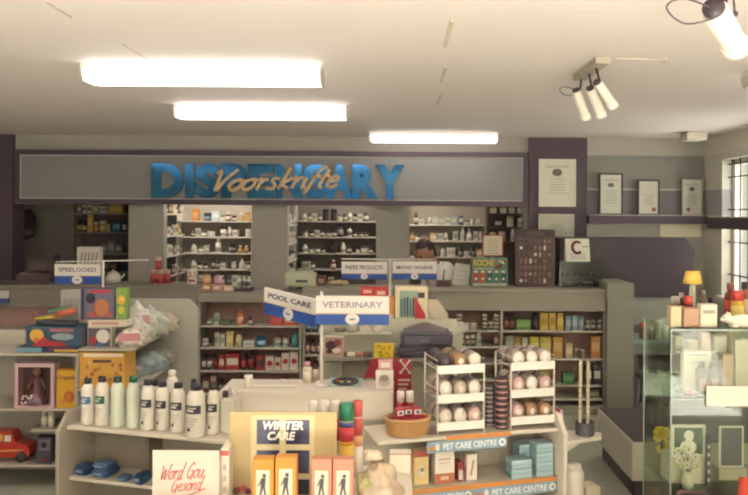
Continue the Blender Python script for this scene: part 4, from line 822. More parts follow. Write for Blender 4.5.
# goods on the rear top
Yr = VY + .25
def pens(mb, w, h, y):
    cs = ['#40605a', '#3f4f6a', '#2f3a48', '#4a6a70', '#38424f', '#5a7a78']
    mb.box(-w * .36, w * .2, y, y + .0006, h * .22, h * .9, M('#8fa090'))
    for k in range(6): mb.box(-w * .33 + k * w * .09, -w * .27 + k * w * .09, y - .0006, y, h * .25, h * (.7 + .02 * (k % 3)), M(cs[k]))
    mb.prism([(w * .1, h * .05), (w * .45, h * .05), (w * .42, h * .3), (w * .1, h * .78)], y - .001, y - .0004, M('#b8333f')); mb.box(w * .2, w * .4, y, y + .0006, h * .72, h * .86, M('#4a4244'))
front_box('pen_display', 'cream display carton with dark pens and a red corner', 'display', 395.5, 428.5, 287, ZT, Yr, .1, '#d6c8a4', pens)
xp = PX(428.9, Yr); t = MB().prism([(0, 0), (.125, 0), (.125, PZ(315, Yr, 440) - ZT), (.06, PZ(301, Yr, 440) - ZT), (0, PZ(301, Yr, 440) - ZT)], 0, .02, M('#d0c4b0')).build('cream_card', None, (xp, Yr + .06, ZT + .0005)); tag(t, 'cream panel with a cut corner beside the pen display', 'panel')
front_box('carton', 'red carton standing behind the large white and blue sign', 'box', 361, 388.5, 287.5, ZT, Yr + .12, .08, '#b83c36', lambda mb, w, h, y: (mb.box(-w * .4, -w * .1, y, y + .0006, h * .84, h * .93, M('#d8a090')), mb.box(w * .1, w * .4, y, y + .0006, h * .8, h * .9, M('#d8b0a0'))))
front_box('carton', 'narrow orange carton at the edge of the large white and blue sign', 'box', 389.2, 395, 297, ZT, Yr + .01, .05, '#cf8a4c', lambda mb, w, h, y: mb.box(-w * .4, w * .4, y, y + .0006, h * .1, h * .4, M('#e0d2bc')))
zl_ = PZ(333, 4.8, 365); B(PX(333, 4.8) - (VX0 + VX1) / 2, PX(392, 4.8) - (VX0 + VX1) / 2, .125, .2045, zl_ - .01, zl_, vg).build('ledge', [o_ for o_ in C.objects if o_.name == 'pet_goods_shelf'][0])
def lump(name, c, r, sq, m, label, cat, group=None, seed=0, amp=.18, loc=(0, 0, 0), rz=0):
    bm = crumple(r, sq, seed, amp + .1)
    o = MB().addbm(bm, m, True).build(name, None, loc, rz); return tag(o, label, cat, group)
plastic = glass('clear_plastic', '#f2efe6', .5, .18, .55, '#ded6c4')
for k, (px, c) in enumerate(((341, '#8f8a7c'), (352, '#b5ad9c'), (366, '#cfc8b8'), (379, '#c4bcae'))):
    lump('snack_pack', None, .031, (1, .6, .9), M(c, .3), f'puffy pale packet on the ledge below the sign, {ORD[k]} from the white post', 'packet', 'puffy packets below the sign', k, loc=(PX(px, 4.825), 4.825, zl_ + .0005))

# ================================================================== island shelf with bottles (front faces the viewer, turned a little)
gw = M('#d2c9b8', .55)
def frame_at(ox, oy, deg):
    a = math.radians(deg); d = Vector((math.cos(a), math.sin(a))); n = Vector((-math.sin(a), math.cos(a)))
    def u_of(px, v):
        oxx, oyy = ox + v * n.x, oy + v * n.y
        return ((px - CX) * oyy - F * oxx) / (F * d.x - (px - CX) * d.y)
    def W(u, v, z=0): return Vector((ox + u * d.x + v * n.x, oy + u * d.y + v * n.y, z))
    return u_of, W, a
LX, LY, LA = -1.715, 4.08, -16.1
Lu, LW, La = frame_at(LX, LY, LA)
ZS, ZS2 = .64, .372; LL = .93
def gondola(name, label, ox, oy, a, L, left, right, z1, z2, dep=.25, floorpx=None):
    t = thing(name, label, 'shelves', (ox, oy, 0), a)
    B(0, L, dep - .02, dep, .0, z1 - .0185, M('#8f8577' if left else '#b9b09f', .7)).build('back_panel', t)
    B(0, L, 0, dep, z1 - .018, z1, gw, bev=.003).build('shelf', t); B(0, L, .02, dep - .0205, z2 - .018, z2, gw, bev=.003).build('shelf', t)
    B(0, L, .03, dep - .0205, .06, .075, gw).build('shelf', t); B(.01, L - .01, .05, dep - .03, 0, .0595, M('#8a8272')).build('plinth', t)
    prof = [(-.055, 0), (dep, 0), (dep, z1 + .07), (.02, z1 + .07), (-.055, z1 - .02)]
    if left: MB().prism(prof, -.022, -.0005, M('#a3998a', .5), 'x').build('end_panel', t)  # darker than the right-hand panel: the dimmer light is put into the colour
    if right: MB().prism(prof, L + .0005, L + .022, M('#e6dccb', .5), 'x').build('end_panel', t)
    return t
t = gondola('island_shelf', 'cream island shelf of white bottles with a sloped end panel', LX, LY, La, LL, True, False, ZS, ZS2)
B(.405, .42, .1, .2295, ZS2 + .0005, ZS - .0185, M('#6a6258')).build('divider', t)
BW = '#e3dccf'
def big_bottle(px0, px1, v, ytop, cap, lab, lab2, label, style=0, z=ZS):
    u = Lu((px0 + px1) / 2, v); p = LW(u, v); w = (px1 - px0) * p.y / F * .97; r = w / 2; h = PZ(ytop, p.y, (px0 + px1) / 2) - z
    t = thing('cleaning_bottle', label, 'bottle', (p.x, p.y, z + .0005), La + .1 * ((int(px0) % 5) - 2), 'large bottles on the island shelf')
    bod = M(BW if style != 1 else '#d2d8c6', .35)
    pr = [(0, 0), (r * .93, 0), (r, .008), (r, h * .72), (r * .93, h * .79), (r * .66, h * .87), (r * .4, h * .9), (r * .4, h * .94)]
    if style == 1: pr = [(0, 0), (r * .93, 0)] + [(r * (1 if k % 2 else .95), h * (.04 + .07 * k)) for k in range(11)] + [(r * .66, h * .87), (r * .4, h * .9), (r * .4, h * .94)]
    MB().lathe(pr, bod, 20).build('body', t)
    MB().lathe([(0, h * .89), (r * .6, h * .89), (r * .6, h * .98), (r * .52, h), (0, h)], M(cap, .4), 14).build('cap', t)
    if lab:
        n = 20; vs, fs = [], []
        def arc(mb, r2, z0, z1, m, a0=-150, a1=-30):
            vs = []
            for k in range(9):
                a = math.radians(a0 + (a1 - a0) * k / 8); vs += [(r2 * math.cos(a), r2 * math.sin(a), z0), (r2 * math.cos(a), r2 * math.sin(a), z1)]
            mb.add(vs, [(2 * k, 2 * k + 2, 2 * k + 3, 2 * k + 1) for k in range(8)], m, True)
        mb = MB(); arc(mb, r * 1.012, h * .46, h * .62, M(lab)); 
        arc(mb, r * 1.018, h * .5, h * .54, M(lab2), -125, -75); arc(mb, r * 1.018, h * .56, h * .58, M(lab2), -115, -60)
        for k in range(4): arc(mb, r * 1.012, h * (.36 - .05 * k), h * (.372 - .05 * k), M('#9a958c'), -130 + 6 * k, -50 - 9 * k)
        if style == 2: arc(mb, r * 1.014, h * .13, h * .19, M('#33303a'), -120, -95)
        mb.build('paper_label', t)
BK, NV = '#38343a', '#3a3742'
big_bottle(82.3, 95.6, .07, 378.5, BK, '#51769a', '#d8dce0', 'white bottle with a blue label, beside the sloped end panel')
big_bottle(96.5, 110.2, .07, 376.5, BK, '#2f5a45', '#c8d2c0', 'white bottle with a dark green label, second in the front row')
big_bottle(111.6, 126, .07, 376.5, '#2c3f3a', None, None, 'ribbed greenish bottle with a black-green cap, third in the front row', 1)
big_bottle(127.3, 141, .07, 376.3, '#2f6a50', None, None, 'ribbed greenish bottle with a bright green cap, fourth in the front row', 1)
big_bottle(142, 156.3, .07, 379.5, BK, NV, '#d8d4ca', 'white bottle with a black label next to the green-capped bottle', 2)
big_bottle(157, 170.5, .09, 381.5, BK, NV, '#d8d4ca', 'white bottle with a narrow black label, between two others with black labels', 2)
big_bottle(172, 186.6, .08, 382.5, BK, NV, '#d8d4ca', 'white bottle with a black label placed high, behind the foremost bottle', 2)
big_bottle(187.3, 207, .035, 384, BK, NV, '#d8d4ca', 'largest white bottle, standing out in front of the row', 2)
big_bottle(208.3, 220.5, .09, 384, BK, NV, '#d8d4ca', 'white bottle with a black label, last before the white box', 2)
big_bottle(166.5, 180, .19, 370.5, '#e4dfd2', None, None, 'tall white bottle with a white cap in the back row')
big_bottle(190, 199.5, .19, 379.5, BK, None, None, 'white bottle in the back row behind the foremost bottle')
big_bottle(150, 161, .19, 381, BK, None, None, 'white bottle in the back row behind the narrow black label')
# handled can
p = LW(Lu(232, .15), .15); hh = PZ(386.5, p.y, 227) - ZS
t = thing('handled_can', 'square white can with a handle at the end of the bottle row', 'can', (p.x, p.y, ZS + .0005), La)
B(-.037, .037, -.05, .05, 0, hh * .78, M('#dcd5c6', .4), bev=.014, seg=3).build('body', t); MB().lathe([(0, hh * .77), (.014, hh * .77), (.014, hh * .92), (0, hh * .92)], M('#3f3a3e'), 12, (-.02, -.02, 0)).build('cap', t)
MB().tube([(.03, -.01, hh * .76), (.03, -.01, hh * .95), (-.0, -.01, hh * .98), (-.02, .03, hh * .78)], .008, M('#dcd5c6'), 8, 4).build('handle', t)
# blue packs on the lower shelf
for k, (a, b, v, z0, hgt, dp, c, wd) in enumerate(((78.8, 95.5, .09, 0, .05, .1, '#34486a', 'beside the end panel'), (96, 118, .1, 0, .042, .12, '#3f5a80', 'second from the end panel'), (110, 133, .06, .0, .028, .07, '#4a6a90', 'lying in front of the second'), (138, 150, .05, 0, .055, .09, '#2f4a70', 'by the handwritten white card'), (96, 116, .1, .043, .028, .1, '#56749a', 'on top of the second'))):
    if k == 2: a, b = 119.5, 134.5
    u = Lu((a + b) / 2, v); p = LW(u, v); w = (b - a) * p.y / F * .9
    mb = B(-w / 2, w / 2, -dp / 2, dp / 2, 0, hgt, M(c, .3), bev=.012, seg=2); mb.box(-w * .3, w * .2, -dp / 2 - .0008, -dp / 2, hgt * .35, hgt * .6, M('#8fa5bd'))
    o = mb.build('blue_packet', None, (p.x, p.y, ZS2 + .0005 + z0), La); tag(o, f'flat dark blue packet on the lower island shelf, {wd}', 'packet', 'blue packets on the lower island shelf')

# ================================================================== pet-care island shelf
RX, RY = -.10, 3.83; Ru, RW, Ra = frame_at(RX, RY, 16.2); RL = .968
t = gondola('island_shelf', 'cream island shelf with orange edges under the wire racks', RX, RY, Ra, RL, False, True, ZS, ZS2 + .01, .3)
org = M('#d8904f', .5); blu = M('#8fa9bd', .5); wht = M('#eef0ea', .5)
ZR2 = ZS2 + .01
uA, uB = Ru(431, 0), Ru(508, 0)
B(.35, Ru(512, 0), -.004, -.0005, ZS - .02, ZS + .002, org).build('edge_strip', t); B(.0, RL, .012, .0195, ZR2 - .02, ZR2 + .002, org).build('edge_strip', t)
def pet(u0, u1, z0, z1, y):
    s = B(u0, u1, y, y + .003, z0, z1, blu).build('edge_label', t)
    w_ = u1 - u0; h_ = z1 - z0
    m = MB().text('PET CARE CENTRE', u0 + w_ * .2, u1 - w_ * .13, z0 + h_ * .2, z1 - h_ * .2, y - .0008, wht, bold=.02); m.lathe([(h_ * .36, y - .001), (h_ * .36, y)], wht, 14, (u1 - w_ * .06, 0, (z0 + z1) / 2), 'y'); m.lathe([(h_ * .18, y - .0016), (h_ * .18, y - .001)], blu, 12, (u1 - w_ * .06, 0, (z0 + z1) / 2), 'y'); m.build('lettering', s)
    a = MB().ball((u0 + w_ * .13, y - .001, (z0 + z1) / 2), h_ * .3, M('#e8e2d6'), 10, (.8, .1, 1.2)).ball((u0 + w_ * .06, y - .001, (z0 + z1) / 2 - h_ * .1), h_ * .28, M('#c98a5a'), 10, (1.2, .1, .9)); a.build('animal_picture', s)
pet(Ru(428, 0), Ru(508, 0), ZS - .075, ZS - .0215, -.004)
pet(Ru(415, 0), Ru(474, 0), ZR2 - .075, ZR2 - .0215, .012); pet(Ru(478, 0), Ru(560, 0), ZR2 - .075, ZR2 - .0215, .012)
# wire racks of round packs
wire = M('#d8cfbf', .35); lab = M('#efe9df', .4)
def rack(label, pl, pr, v, tiers, ztop, dep, which, cols):
    u0, u1 = Ru(pl, v), Ru(pr, v); p = RW(u0, v); w = u1 - u0
    t = thing('wire_rack', label, 'rack', (p.x, p.y, ZS + .0005), Ra); H = ztop - ZS
    for x in (0, w):
        MB().tube([(x, 0, 0), (x, 0, H - .03)], .005, wire, 8).build('post', t); MB().tube([(x, dep, 0), (x, dep, H)], .005, wire, 8).build('post', t)
    for z, n in tiers:
        zz_ = z - ZS
        B(.0, w, -.007, -.0055, zz_ - .018, zz_ + .024, lab, bev=.0).build('tier_label', t)
        g = MB()
        for k in range(7): x = .005 + k * (w - .01) / 6; g.tube([(x, -.004, zz_), (x, dep, zz_)], .002, wire, 5)
        for y in (0, dep * .5, dep): g.tube([(0, y, zz_ - .002), (w, y, zz_ - .002)], .003, wire, 6)
        for x in (0, w): g.tube([(x, 0, zz_ + .05), (x, dep, zz_ + .05)], .003, wire, 6)
        g.build('wire_shelf', t)
        for k in range(3):
            c1, c2, wd = cols[n][k]; r = (w - .018) / 6 * .95; x = .008 + (w - .016) * (k + .5) / 3
            for bk in (0, 1):
                q_ = RW(u0 + x, v + .008 + .106 * bk); L_ = .084; zs_ = 1.22 if n else 1.05
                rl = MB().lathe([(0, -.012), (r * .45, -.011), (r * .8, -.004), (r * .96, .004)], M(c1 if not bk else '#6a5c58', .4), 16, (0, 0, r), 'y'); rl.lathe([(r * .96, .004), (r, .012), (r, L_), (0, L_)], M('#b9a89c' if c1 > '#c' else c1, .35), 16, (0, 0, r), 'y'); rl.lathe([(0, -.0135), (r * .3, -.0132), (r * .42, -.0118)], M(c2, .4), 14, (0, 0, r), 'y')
                for vv in rl.v: vv.z *= zs_
                o = rl.build('round_pack', None, (q_.x, q_.y, ZS + .0005 + zz_ + .0035), Ra); tag(o, f'{wd} round pack, {ORD[k]} on the {("top", "middle", "bottom")[n]} tier, rack {which}' if not bk else f'round pack hidden behind the {ORD[k]} pack, {("top", "middle", "bottom")[n]} tier, rack {which}', 'pack', 'round packs on the wire racks')
    return t
def zR(py, px, v):
    p = RW(Ru(px, v), v); return PZ(py, p.y, px)
WP, BP, RP, DP = ('#e6dccf', '#f0eae0', 'white'), ('#a8825f', '#efe6d8', 'brown and white'), ('#d2aaa4', '#e8dccf', 'pink and white'), ('#4a4044', '#5d5054', 'dark')
v0 = .035
rack('white wire rack of round packs beside the basket', 438.5, 485, v0, [(zR(369.5, 462, v0), 0), (zR(398.5, 462, v0), 1), (zR(426, 462, v0), 2)], zR(352, 462, .2), .2, 'beside the basket', [[DP, BP, WP], [WP, ('#c2b5a2', '#d8cbb8', 'buff'), WP], [('#d8c9ba', '#e2d2c8', 'pale pink'), WP, RP]])
rack('white wire rack of round packs next to the end panel', 512, 555, v0, [(zR(366, 536, v0), 0), (zR(393, 536, v0), 1), (zR(420, 536, v0), 2)], zR(351, 536, .2), .2, 'beside the end panel', [[WP, WP, WP], [RP, WP, RP], [RP, BP, BP]])
# stacked tins between the racks
for s, (px, v, c1, c2, wd, top) in enumerate(((490.5, .13, '#5a5054', '#a8a09a', 'grey', 385), (502.6, .07, '#4a3a40', '#c9958f', 'pink and black', 377))):
    u = Ru(px, v); p = RW(u, v); n = 9; H = (PZ(top, p.y, px) - ZS) / n; r = (5.6 if s == 0 else 6.4) * p.y / F
    if s == 0: me = None
    me = MB().lathe([(0, 0), (r * .95, 0), (r, .002), (r, H * .3), (r * .985, H * .31)], M(c1, .35), 18).lathe([(r * .985, H * .31), (r * .985, H * .62)], M(c2, .4), 18).lathe([(r * .985, H * .62), (r, H * .64), (r, H - .002), (r * .93, H - .0008), (0, H - .0012)], M(c1, .35), 18).mesh('food_tin')
    rr = random.Random(s)
    for k in range(n):
        o = bpy.data.objects.new('food_tin', me); C.objects.link(o); o.location = (p.x + rr.uniform(-.002, .002), p.y, ZS + .0008 + k * (H + .0001)); tag(o, f'{wd} tin, {ORD[k]} from the bottom of its stack between the wire racks', 'tin', f'stack of {wd} tins')
# basket with packs
v = .1; u = Ru(409, v); p = RW(u, v); wick = M('#b98e5e', .7, var=.2, scale=60)
t = thing('wicker_basket', 'oval wicker basket of red packs on the cream island shelf', 'basket', (p.x, p.y, ZS + .0005), Ra); bw, bd, bh = 22.5 * p.y / F, .085, .078
mb = MB(); n = 28
for i in range(8):
    z = .005 + i * bh / 8; f = .9 + .1 * i / 7
    mb.tube([(bw * f * math.cos(2 * PI * k / n), bd * f * math.sin(2 * PI * k / n), z + .002 * math.sin(14 * 2 * PI * k / n + PI * (i % 2))) for k in range(n + 1)], .0058, wick, 6)
mb.build('woven_side', t); MB().tube([(bw * 1.02 * math.cos(2 * PI * k / n), bd * 1.02 * math.sin(2 * PI * k / n), bh + .004) for k in range(n + 1)], .0075, M('#c9a06e', .6), 8).build('rim', t)
mb = MB().lathe([(0, .001), (.9, .001), (.9, .006), (0, .006)], wick, 24)
for q_ in mb.v: q_.x *= bw; q_.y *= bd
mb.build('basket_floor', t)
rr = random.Random(5)
for lay, zz_, cells in ((0, .008, [(-.066, -.028), (-.022, -.03), (.022, -.03), (.066, -.028), (-.04, .03), (.0, .032), (.042, .03)]), (1, .05, [(-.062, -.025), (-.02, -.028), (.022, -.026), (.064, -.022), (-.04, .03), (.0, .03), (.042, .03)]), (2, .092, [(-.045, .0), (.0, .012), (.045, .004)])):
    for k, (x, y) in enumerate(cells):
        if lay == 0: continue
        q_ = RW(u + x, v + y); mb = B(-.0195, .0195, -.024, .024, 0, .04, M('#a8303c', .35), bev=.003)
        mb.box(-.016, .016, -.0246, -.024, .008, .03, M('#ddd6d0')); mb.box(-.008, .01, -.0252, -.0246, .012, .026, M('#2f3560'))
        o = mb.build('red_packet', None, (q_.x, q_.y, ZS + zz_), Ra + rr.uniform(-.03, .03)); tag(o, f'red packet with a blue and white label in the basket, {ORD[k]} of the {("", "main", "upper")[lay]} layer', 'packet', 'red packets in the basket')
o = B(-.07, .07, -.04, .04, 0, .04, M('#8f2c38')).build('red_carton', None, (*RW(u, v).xy, ZS + .0085), Ra); tag(o, 'flat red carton lying under the red packets in the basket', 'box')
# red folded poster and white pet box, tins
Yp = 4.55
t = thing('pet_poster', 'tall red folding board with white crossed bones behind the basket', 'poster', (PX(394, Yp), Yp, 0), .0); hp = PZ(358.5, Yp, 395); kx = PX(406, Yp) - PX(394, Yp); kz = PZ(366.5, Yp, 406)
xr_ = PX(412.5, Yp) - PX(394, Yp); xl_ = PX(375, Yp) - PX(394, Yp)
mb = B(xl_, xr_, -.004, .004, 0, hp, M('#a32c38', .4))
for s_ in (-1, 1): mb.tube([(kx - .025, -.006, kz + s_ * .032), (kx + .025, -.006, kz - s_ * .032)], .0045, M('#e2dcd2'), 6); mb.ball((kx - .026, -.006, kz + s_ * .034), .008, M('#e2dcd2'), 8); mb.ball((kx + .026, -.006, kz - s_ * .034), .008, M('#e2dcd2'), 8)
for k in range(3): mb.box(kx - .04, kx + .03 - .01 * k, -.0048, -.004, kz - .082 - .025 * k, kz - .072 - .025 * k, M('#dcc0b8'))
mb.build('main_sheet', t)
MB().prism([(xl_ - .0005, ZK + .001), (xl_ - .0005, hp), (xl_ - .015, hp * .99), (xl_ - .06, ZK + .001)], -.003, .003, M('#a32c38', .4)).build('side_flap', t)
def bichon(mb, w, h, y):
    mb.ball((0, y, h * .5), w * .33, M('#b9b0a2'), 10, (1, .02, 1.1)); mb.ball((0, y - .001, h * .62), w * .22, M('#8a8278'), 10, (1.1, .03, .8)); mb.ball((-w * .07, y - .003, h * .64), w * .03, M('#3a3436'), 6, (1, .5, 1)); mb.ball((w * .09, y - .003, h * .64), w * .03, M('#3a3436'), 6, (1, .5, 1))
YQ = 4.24
front_box('pet_box', 'white box with a fluffy animal picture in front of the red board', 'box', 376.5, 394.3, 371.5, ZK, YQ, .05, '#ddd5c8', bichon)
front_box('pink_box', 'pink and white box behind the white pet box', 'box', 379, 393.5, 360, ZK, YQ + .06, .05, '#d8a4a4', lambda mb, w, h, y: mb.box(-w * .3, w * .3, y, y + .0006, h * .72, h * .9, M('#e6dcd0')))
for k, px in enumerate((402, 411)):
    q_ = Vector((PX(px, 4.1), 4.105, 0)); item('jar', q_.x, q_.y, ZS + .0005, .042, .042, PZ(391, 4.105, px) - ZS, '#a83a40', '#e0d8cc', '#e0d8cc', f'tall red pot with a white lid behind the basket, {("beside the white box", "beside the wire rack")[k]}', 'jar', 'red pots behind the basket')
# lower shelf goods
def low(px0, px1, top, c, deco, label, name='pet_carton', v=.1, dp=.06, cat='box', group=None, up=0.0, z=ZR2):
    u = Ru((px0 + px1) / 2, v - dp / 2); p = RW(u, v); pf = RW(u, v - dp / 2); w = (px1 - px0) * pf.y / F * .96; h = PZ(top, pf.y, (px0 + px1) / 2) - z - up if top else .024
    u = min(u, RL - w / 2 - .006); p = RW(u, v)
    mb = B(-w / 2, w / 2, -dp / 2, dp / 2, 0, h, M(c, .45), bev=.002)
    if deco: deco(mb, w, h, -dp / 2 - .0008)
    o = mb.build(name, None, (p.x, p.y, z + .0008 + up), Ra); return tag(o, label, cat, group)
low(415, 431, 451, '#e0c68c', lambda mb, w, h, y: (mb.box(-w * .5, w * .5, y, y + .0006, h * .82, h, M('#b05a50')), mb.ball((0, y, h * .42), w * .28, M('#d8d0c0'), 10, (1, .02, 1.1)), mb.ball((.003, y - .001, h * .45), w * .14, M('#a08a68'), 8, (1, .02, 1))), 'yellow carton with a red top on the lower orange-edged shelf')
low(435.5, 457, 448, '#ece3d4', lambda mb, w, h, y: (mb.box(-w * .5, w * .5, y, y + .0006, 0, h * .28, M('#c2765a')), mb.box(-w * .32, w * .32, y, y + .0006, h * .66, h * .7, M('#c9a898')), mb.box(-w * .2, w * .2, y - .0006, y, h * .1, h * .2, M('#e0c4b0')), mb.box(-w * .3, w * .3, y, y + .0006, h * .56, h * .58, M('#c9a898'))), 'large white carton with an orange-brown base on the lower orange-edged shelf')
low(460, 464.5, 462, '#a84a44', lambda mb, w, h, y: mb.box(-w * .5, w * .5, y, y + .0006, h * .1, h * .6, M('#e0d4c4')), 'narrow red and white carton on the lower orange-edged shelf')
low(466, 479.5, 454.5, '#e8dfd2', lambda mb, w, h, y: (mb.box(-w * .5, -w * .38, y, y + .0006, 0, h, M('#8a2f34')), mb.prism([(-w * .1, h * .2), (w * .05, h * .2), (w * .28, h * .75), (w * .1, h * .8)], y, y + .0006, M('#b8948a'))), 'white carton with a dark red edge on the lower orange-edged shelf')
for s, (a, b, n, vv, wd) in enumerate(((512, 535, 4, .075, 'shorter'), (537, 556, 7, .075, 'tall front'), (520, 535, 6, .17, 'back'), (536, 552.5, 6, .17, 'hidden back'))):
    H = .0262
    for k in range(n):
        low(a, b, None, ['#9dbcc4', '#a4c2c9', '#96b5bf', '#a8c5cc'][(k + s) % 4], lambda mb, w, h, y: mb.box(-w * .46, w * .46, y, y + .0006, h * .6, h * .8, M('#c9d8d8')), f'flat light blue box, {ORD[k]} from the bottom of the {wd} stack', 'blue_box', vv, .088, 'box', f'light blue boxes, {wd} stack', k * .0243)
# bracket shelf on the end panel with tub and sticks
ZBR = .575; pe = RW(RL + .0225, 0); t = thing('bracket_shelf', 'small white bracket shelf on the outside of the island end panel', 'shelf', (pe.x, pe.y, ZBR - .08), Ra)
MB().prism([(0, -.04), (0, .17), (.16, .15), (.27, .07), (.22, -.01)], .066, .08, M('#e8dfcf', .45), 'z').build('board', t); MB().prism([(0, -.03), (.0, .0655), (.18, .0655)], .05, .064, M('#e2d8c8', .5)).build('bracket', t)
q_ = RW(RL + .185, .055); zb_ = ZBR + .0005
t = thing('stick_tub', 'dark round tub on the small bracket shelf', 'tub', (q_.x, q_.y, zb_)); dk = M('#4a484c', .4)
MB().lathe([(0, 0), (.046, 0), (.05, .008), (.05, .07), (.046, .072), (.042, .065), (.042, .012), (0, .01)], dk, 22).build('body', t)
for k, (px, top, bt) in enumerate(((577.5, 360, 421), (585.5, 360, 423))):
    a = P(px, top, q_.y); a.x = q_.x + (-.027, .014)[k]; st_ = B(-.007, .007, -.007, .007, 0, a.z - zb_ - .014, M('#cbbfa0', .5))
    for j in range(9): st_.box(-.0076, .0076, -.0076, .0076, .04 + j * .028, .045 + j * .028, M('#a89a78'))
    o = st_.build('measuring_stick', None, (a.x, a.y, zb_ + .0125), 0); tag(o, ('pale upright stick in the tub, the one nearer the wire rack', 'pale upright stick in the tub, the one nearer the floor gap')[k], 'stick', 'sticks in the dark tub')
# red and white folded thing on end panel; white canister and box beside the panel
q_ = RW(RL + .06, .11); t = B(-.014, .0, -.016, .016, 0, .13, M('#b8473f')).box(.0002, .014, -.016, .016, 0, .13, M('#e8e0d4')).build('ribbon_packet', None, (q_.x, q_.y, ZBR + .0005), Ra); tag(t, 'slim red and white packet on the bracket shelf beside the dark tub', 'packet')
q_ = RW(RL + .09, -.0); t = thing('white_canister', 'white canister on the floor outside the island end panel', 'canister', (q_.x, q_.y, 0)); hc = PZ(464, q_.y, 580) - 0
MB().lathe([(0, 0), (.05, 0), (.052, .01), (.052, hc * .9), (.04, hc * .95)], M('#ded5c5', .4), 18).build('body', t); MB().lathe([(0, hc * .945), (.041, hc * .945), (.036, hc), (0, hc)], M('#e8e0d2', .4), 16).build('lid', t)
q_ = RW(RL + .19, .02); hc = PZ(484, q_.y, 590); o = B(-.04, .04, -.05, .05, 0, hc, M('#d2c4aa'), bev=.004).build('carton', None, (q_.x, q_.y, 0), Ra); tag(o, 'tall buff carton on the floor beside the white canister', 'box')
# ================================================================== display counter closest to the viewer
ZTB = .66
t = thing('display_table', 'white display table closest to the viewer under the yellow winter card', 'table', (-.5, 2.55, 0))
tw = M('#d9d0c0', .5); tx0, tx1 = -.43, .555
B(tx0, tx1, 0, .86, ZTB - .03, ZTB, tw, bev=.004).build('tabletop', t)
for x in (tx0 + .02, tx1 - .07):
    for y in (.03, .78): B(x, x + .05, y, y + .05, 0, ZTB - .0305, tw).build('leg', t)
B(tx0 + .071, tx1 - .071, .04, .06, ZTB - .14, ZTB - .0305, tw).build('apron', t)
# winter care card
Yw = 3.05; x0, x1 = PX(231, Yw), PX(338, Yw); hw = PZ(412, Yw, 285) - ZTB; w = (x1 - x0) / 2
t = thing('winter_card', 'yellow display card with a printed window and white winter lettering', 'display card', ((x0 + x1) / 2, Yw, ZTB + .0005))
yc = M('#bda878', .55); B(-w, w, -.004, .004, 0, hw, yc).build('card', t)
MB().prism([(0.005, 0), (.1, 0), (.005, hw * .8)], -.004, .004, yc, 'x').build('strut', t)
fx = lambda p: PX(p, Yw) - (x0 + x1) / 2; fz = lambda p: PZ(p, Yw, 285) - ZTB
wf_ = B(fx(252.5), fx(316), -.0052, -.004, max(0.002, fz(497)), fz(415), M('#d2c49a', .5)); wf_.build('window_print', t)
pn = MB(); nv = M('#33324a', .4)
for a, b in ((258.3, 281), (287.4, 311)):
    for c_, d_ in ((419.7, 444), (450, 473), (479, 496)): pn.box(fx(a), fx(b), -.006, -.0052, max(.003, fz(d_)), fz(c_), nv)
rr = random.Random(3)
for k in range(14):
    a = rr.choice([(258.3, 281), (287.4, 311)]); c_ = rr.choice([(421, 443), (451, 472)]); pn.ball((fx(rr.uniform(a[0] + 1, a[1] - 1)), -.006, fz(rr.uniform(*c_))), .0022, M('#6f7590'), 6, (1, .2, 1))
pn.build('dark_panes', t)
lt = MB(); lw_ = M('#f2efe6', .5)
lt.text('WINTER', fx(264.5), fx(305), fz(429.5), fz(420.8), -.0068, lw_, bold=.035, slant=.2).text('CARE', fx(269), fx(297), fz(440), fz(431.3), -.0068, lw_, bold=.035, slant=.2); lt.build('lettering', t)
fl = MB()
for px, py, c_ in ((240, 490, '#a83c44'), (246, 488, '#c05a5a'), (238, 494, '#5a5a3c'), (250, 492, '#8a3a58')): fl.ball((fx(px), -.006, max(.014, fz(py))), .012, M(c_), 8, (1, .3, 1))
fl.build('flower_print', t)
# boxes with pictures
def figure(mb, w, h, y):
    mb.box(-w * .32, w * .32, y, y + .0006, h * .3, h * .8, M('#cdc6b2')); k = M('#4a464a')
    mb.ball((w * .06, y, h * .7), w * .09, k, 8, (1, .05, 1.1)); mb.prism([(-w * .1, h * .5), (w * .1, h * .5), (w * .14, h * .66), (-w * .08, h * .66)], y - .0006, y, k).prism([(-w * .1, h * .5), (w * .02, h * .5), (-w * .08, h * .35), (-w * .16, h * .35)], y - .0006, y, k).prism([(w * .0, h * .5), (w * .1, h * .5), (w * .16, h * .35), (w * .08, h * .35)], y - .0006, y, k).prism([(-w * .08, h * .65), (-w * .04, h * .6), (-w * .2, h * .5), (-w * .23, h * .53)], y - .0006, y, M('#6a6668')); mb.box(-w * .28, w * .28, y - .0004, y, h * .31, h * .34, M('#8a8a88'))
Yb = 2.84
for k, (a, b, top, c, wd) in enumerate(((253.8, 275.2, 459, '#cd8a38', 'orange box with a dark figure, beside the pane edge of the yellow card'), (276.6, 298, 457.5, '#cd8a38', 'orange box with a dark figure, next to the pink boxes'), (312.8, 333.2, 459.5, '#c8846c', 'pink box with a dark figure, beside the orange boxes'), (334.4, 355, 459.5, '#c8846c', 'pink box with a dark figure, beside the clear plastic bag'))):
    front_box('remedy_box', wd, 'box', a, b, top, ZTB, Yb, .05, c, figure, 'picture boxes in front of the yellow card')
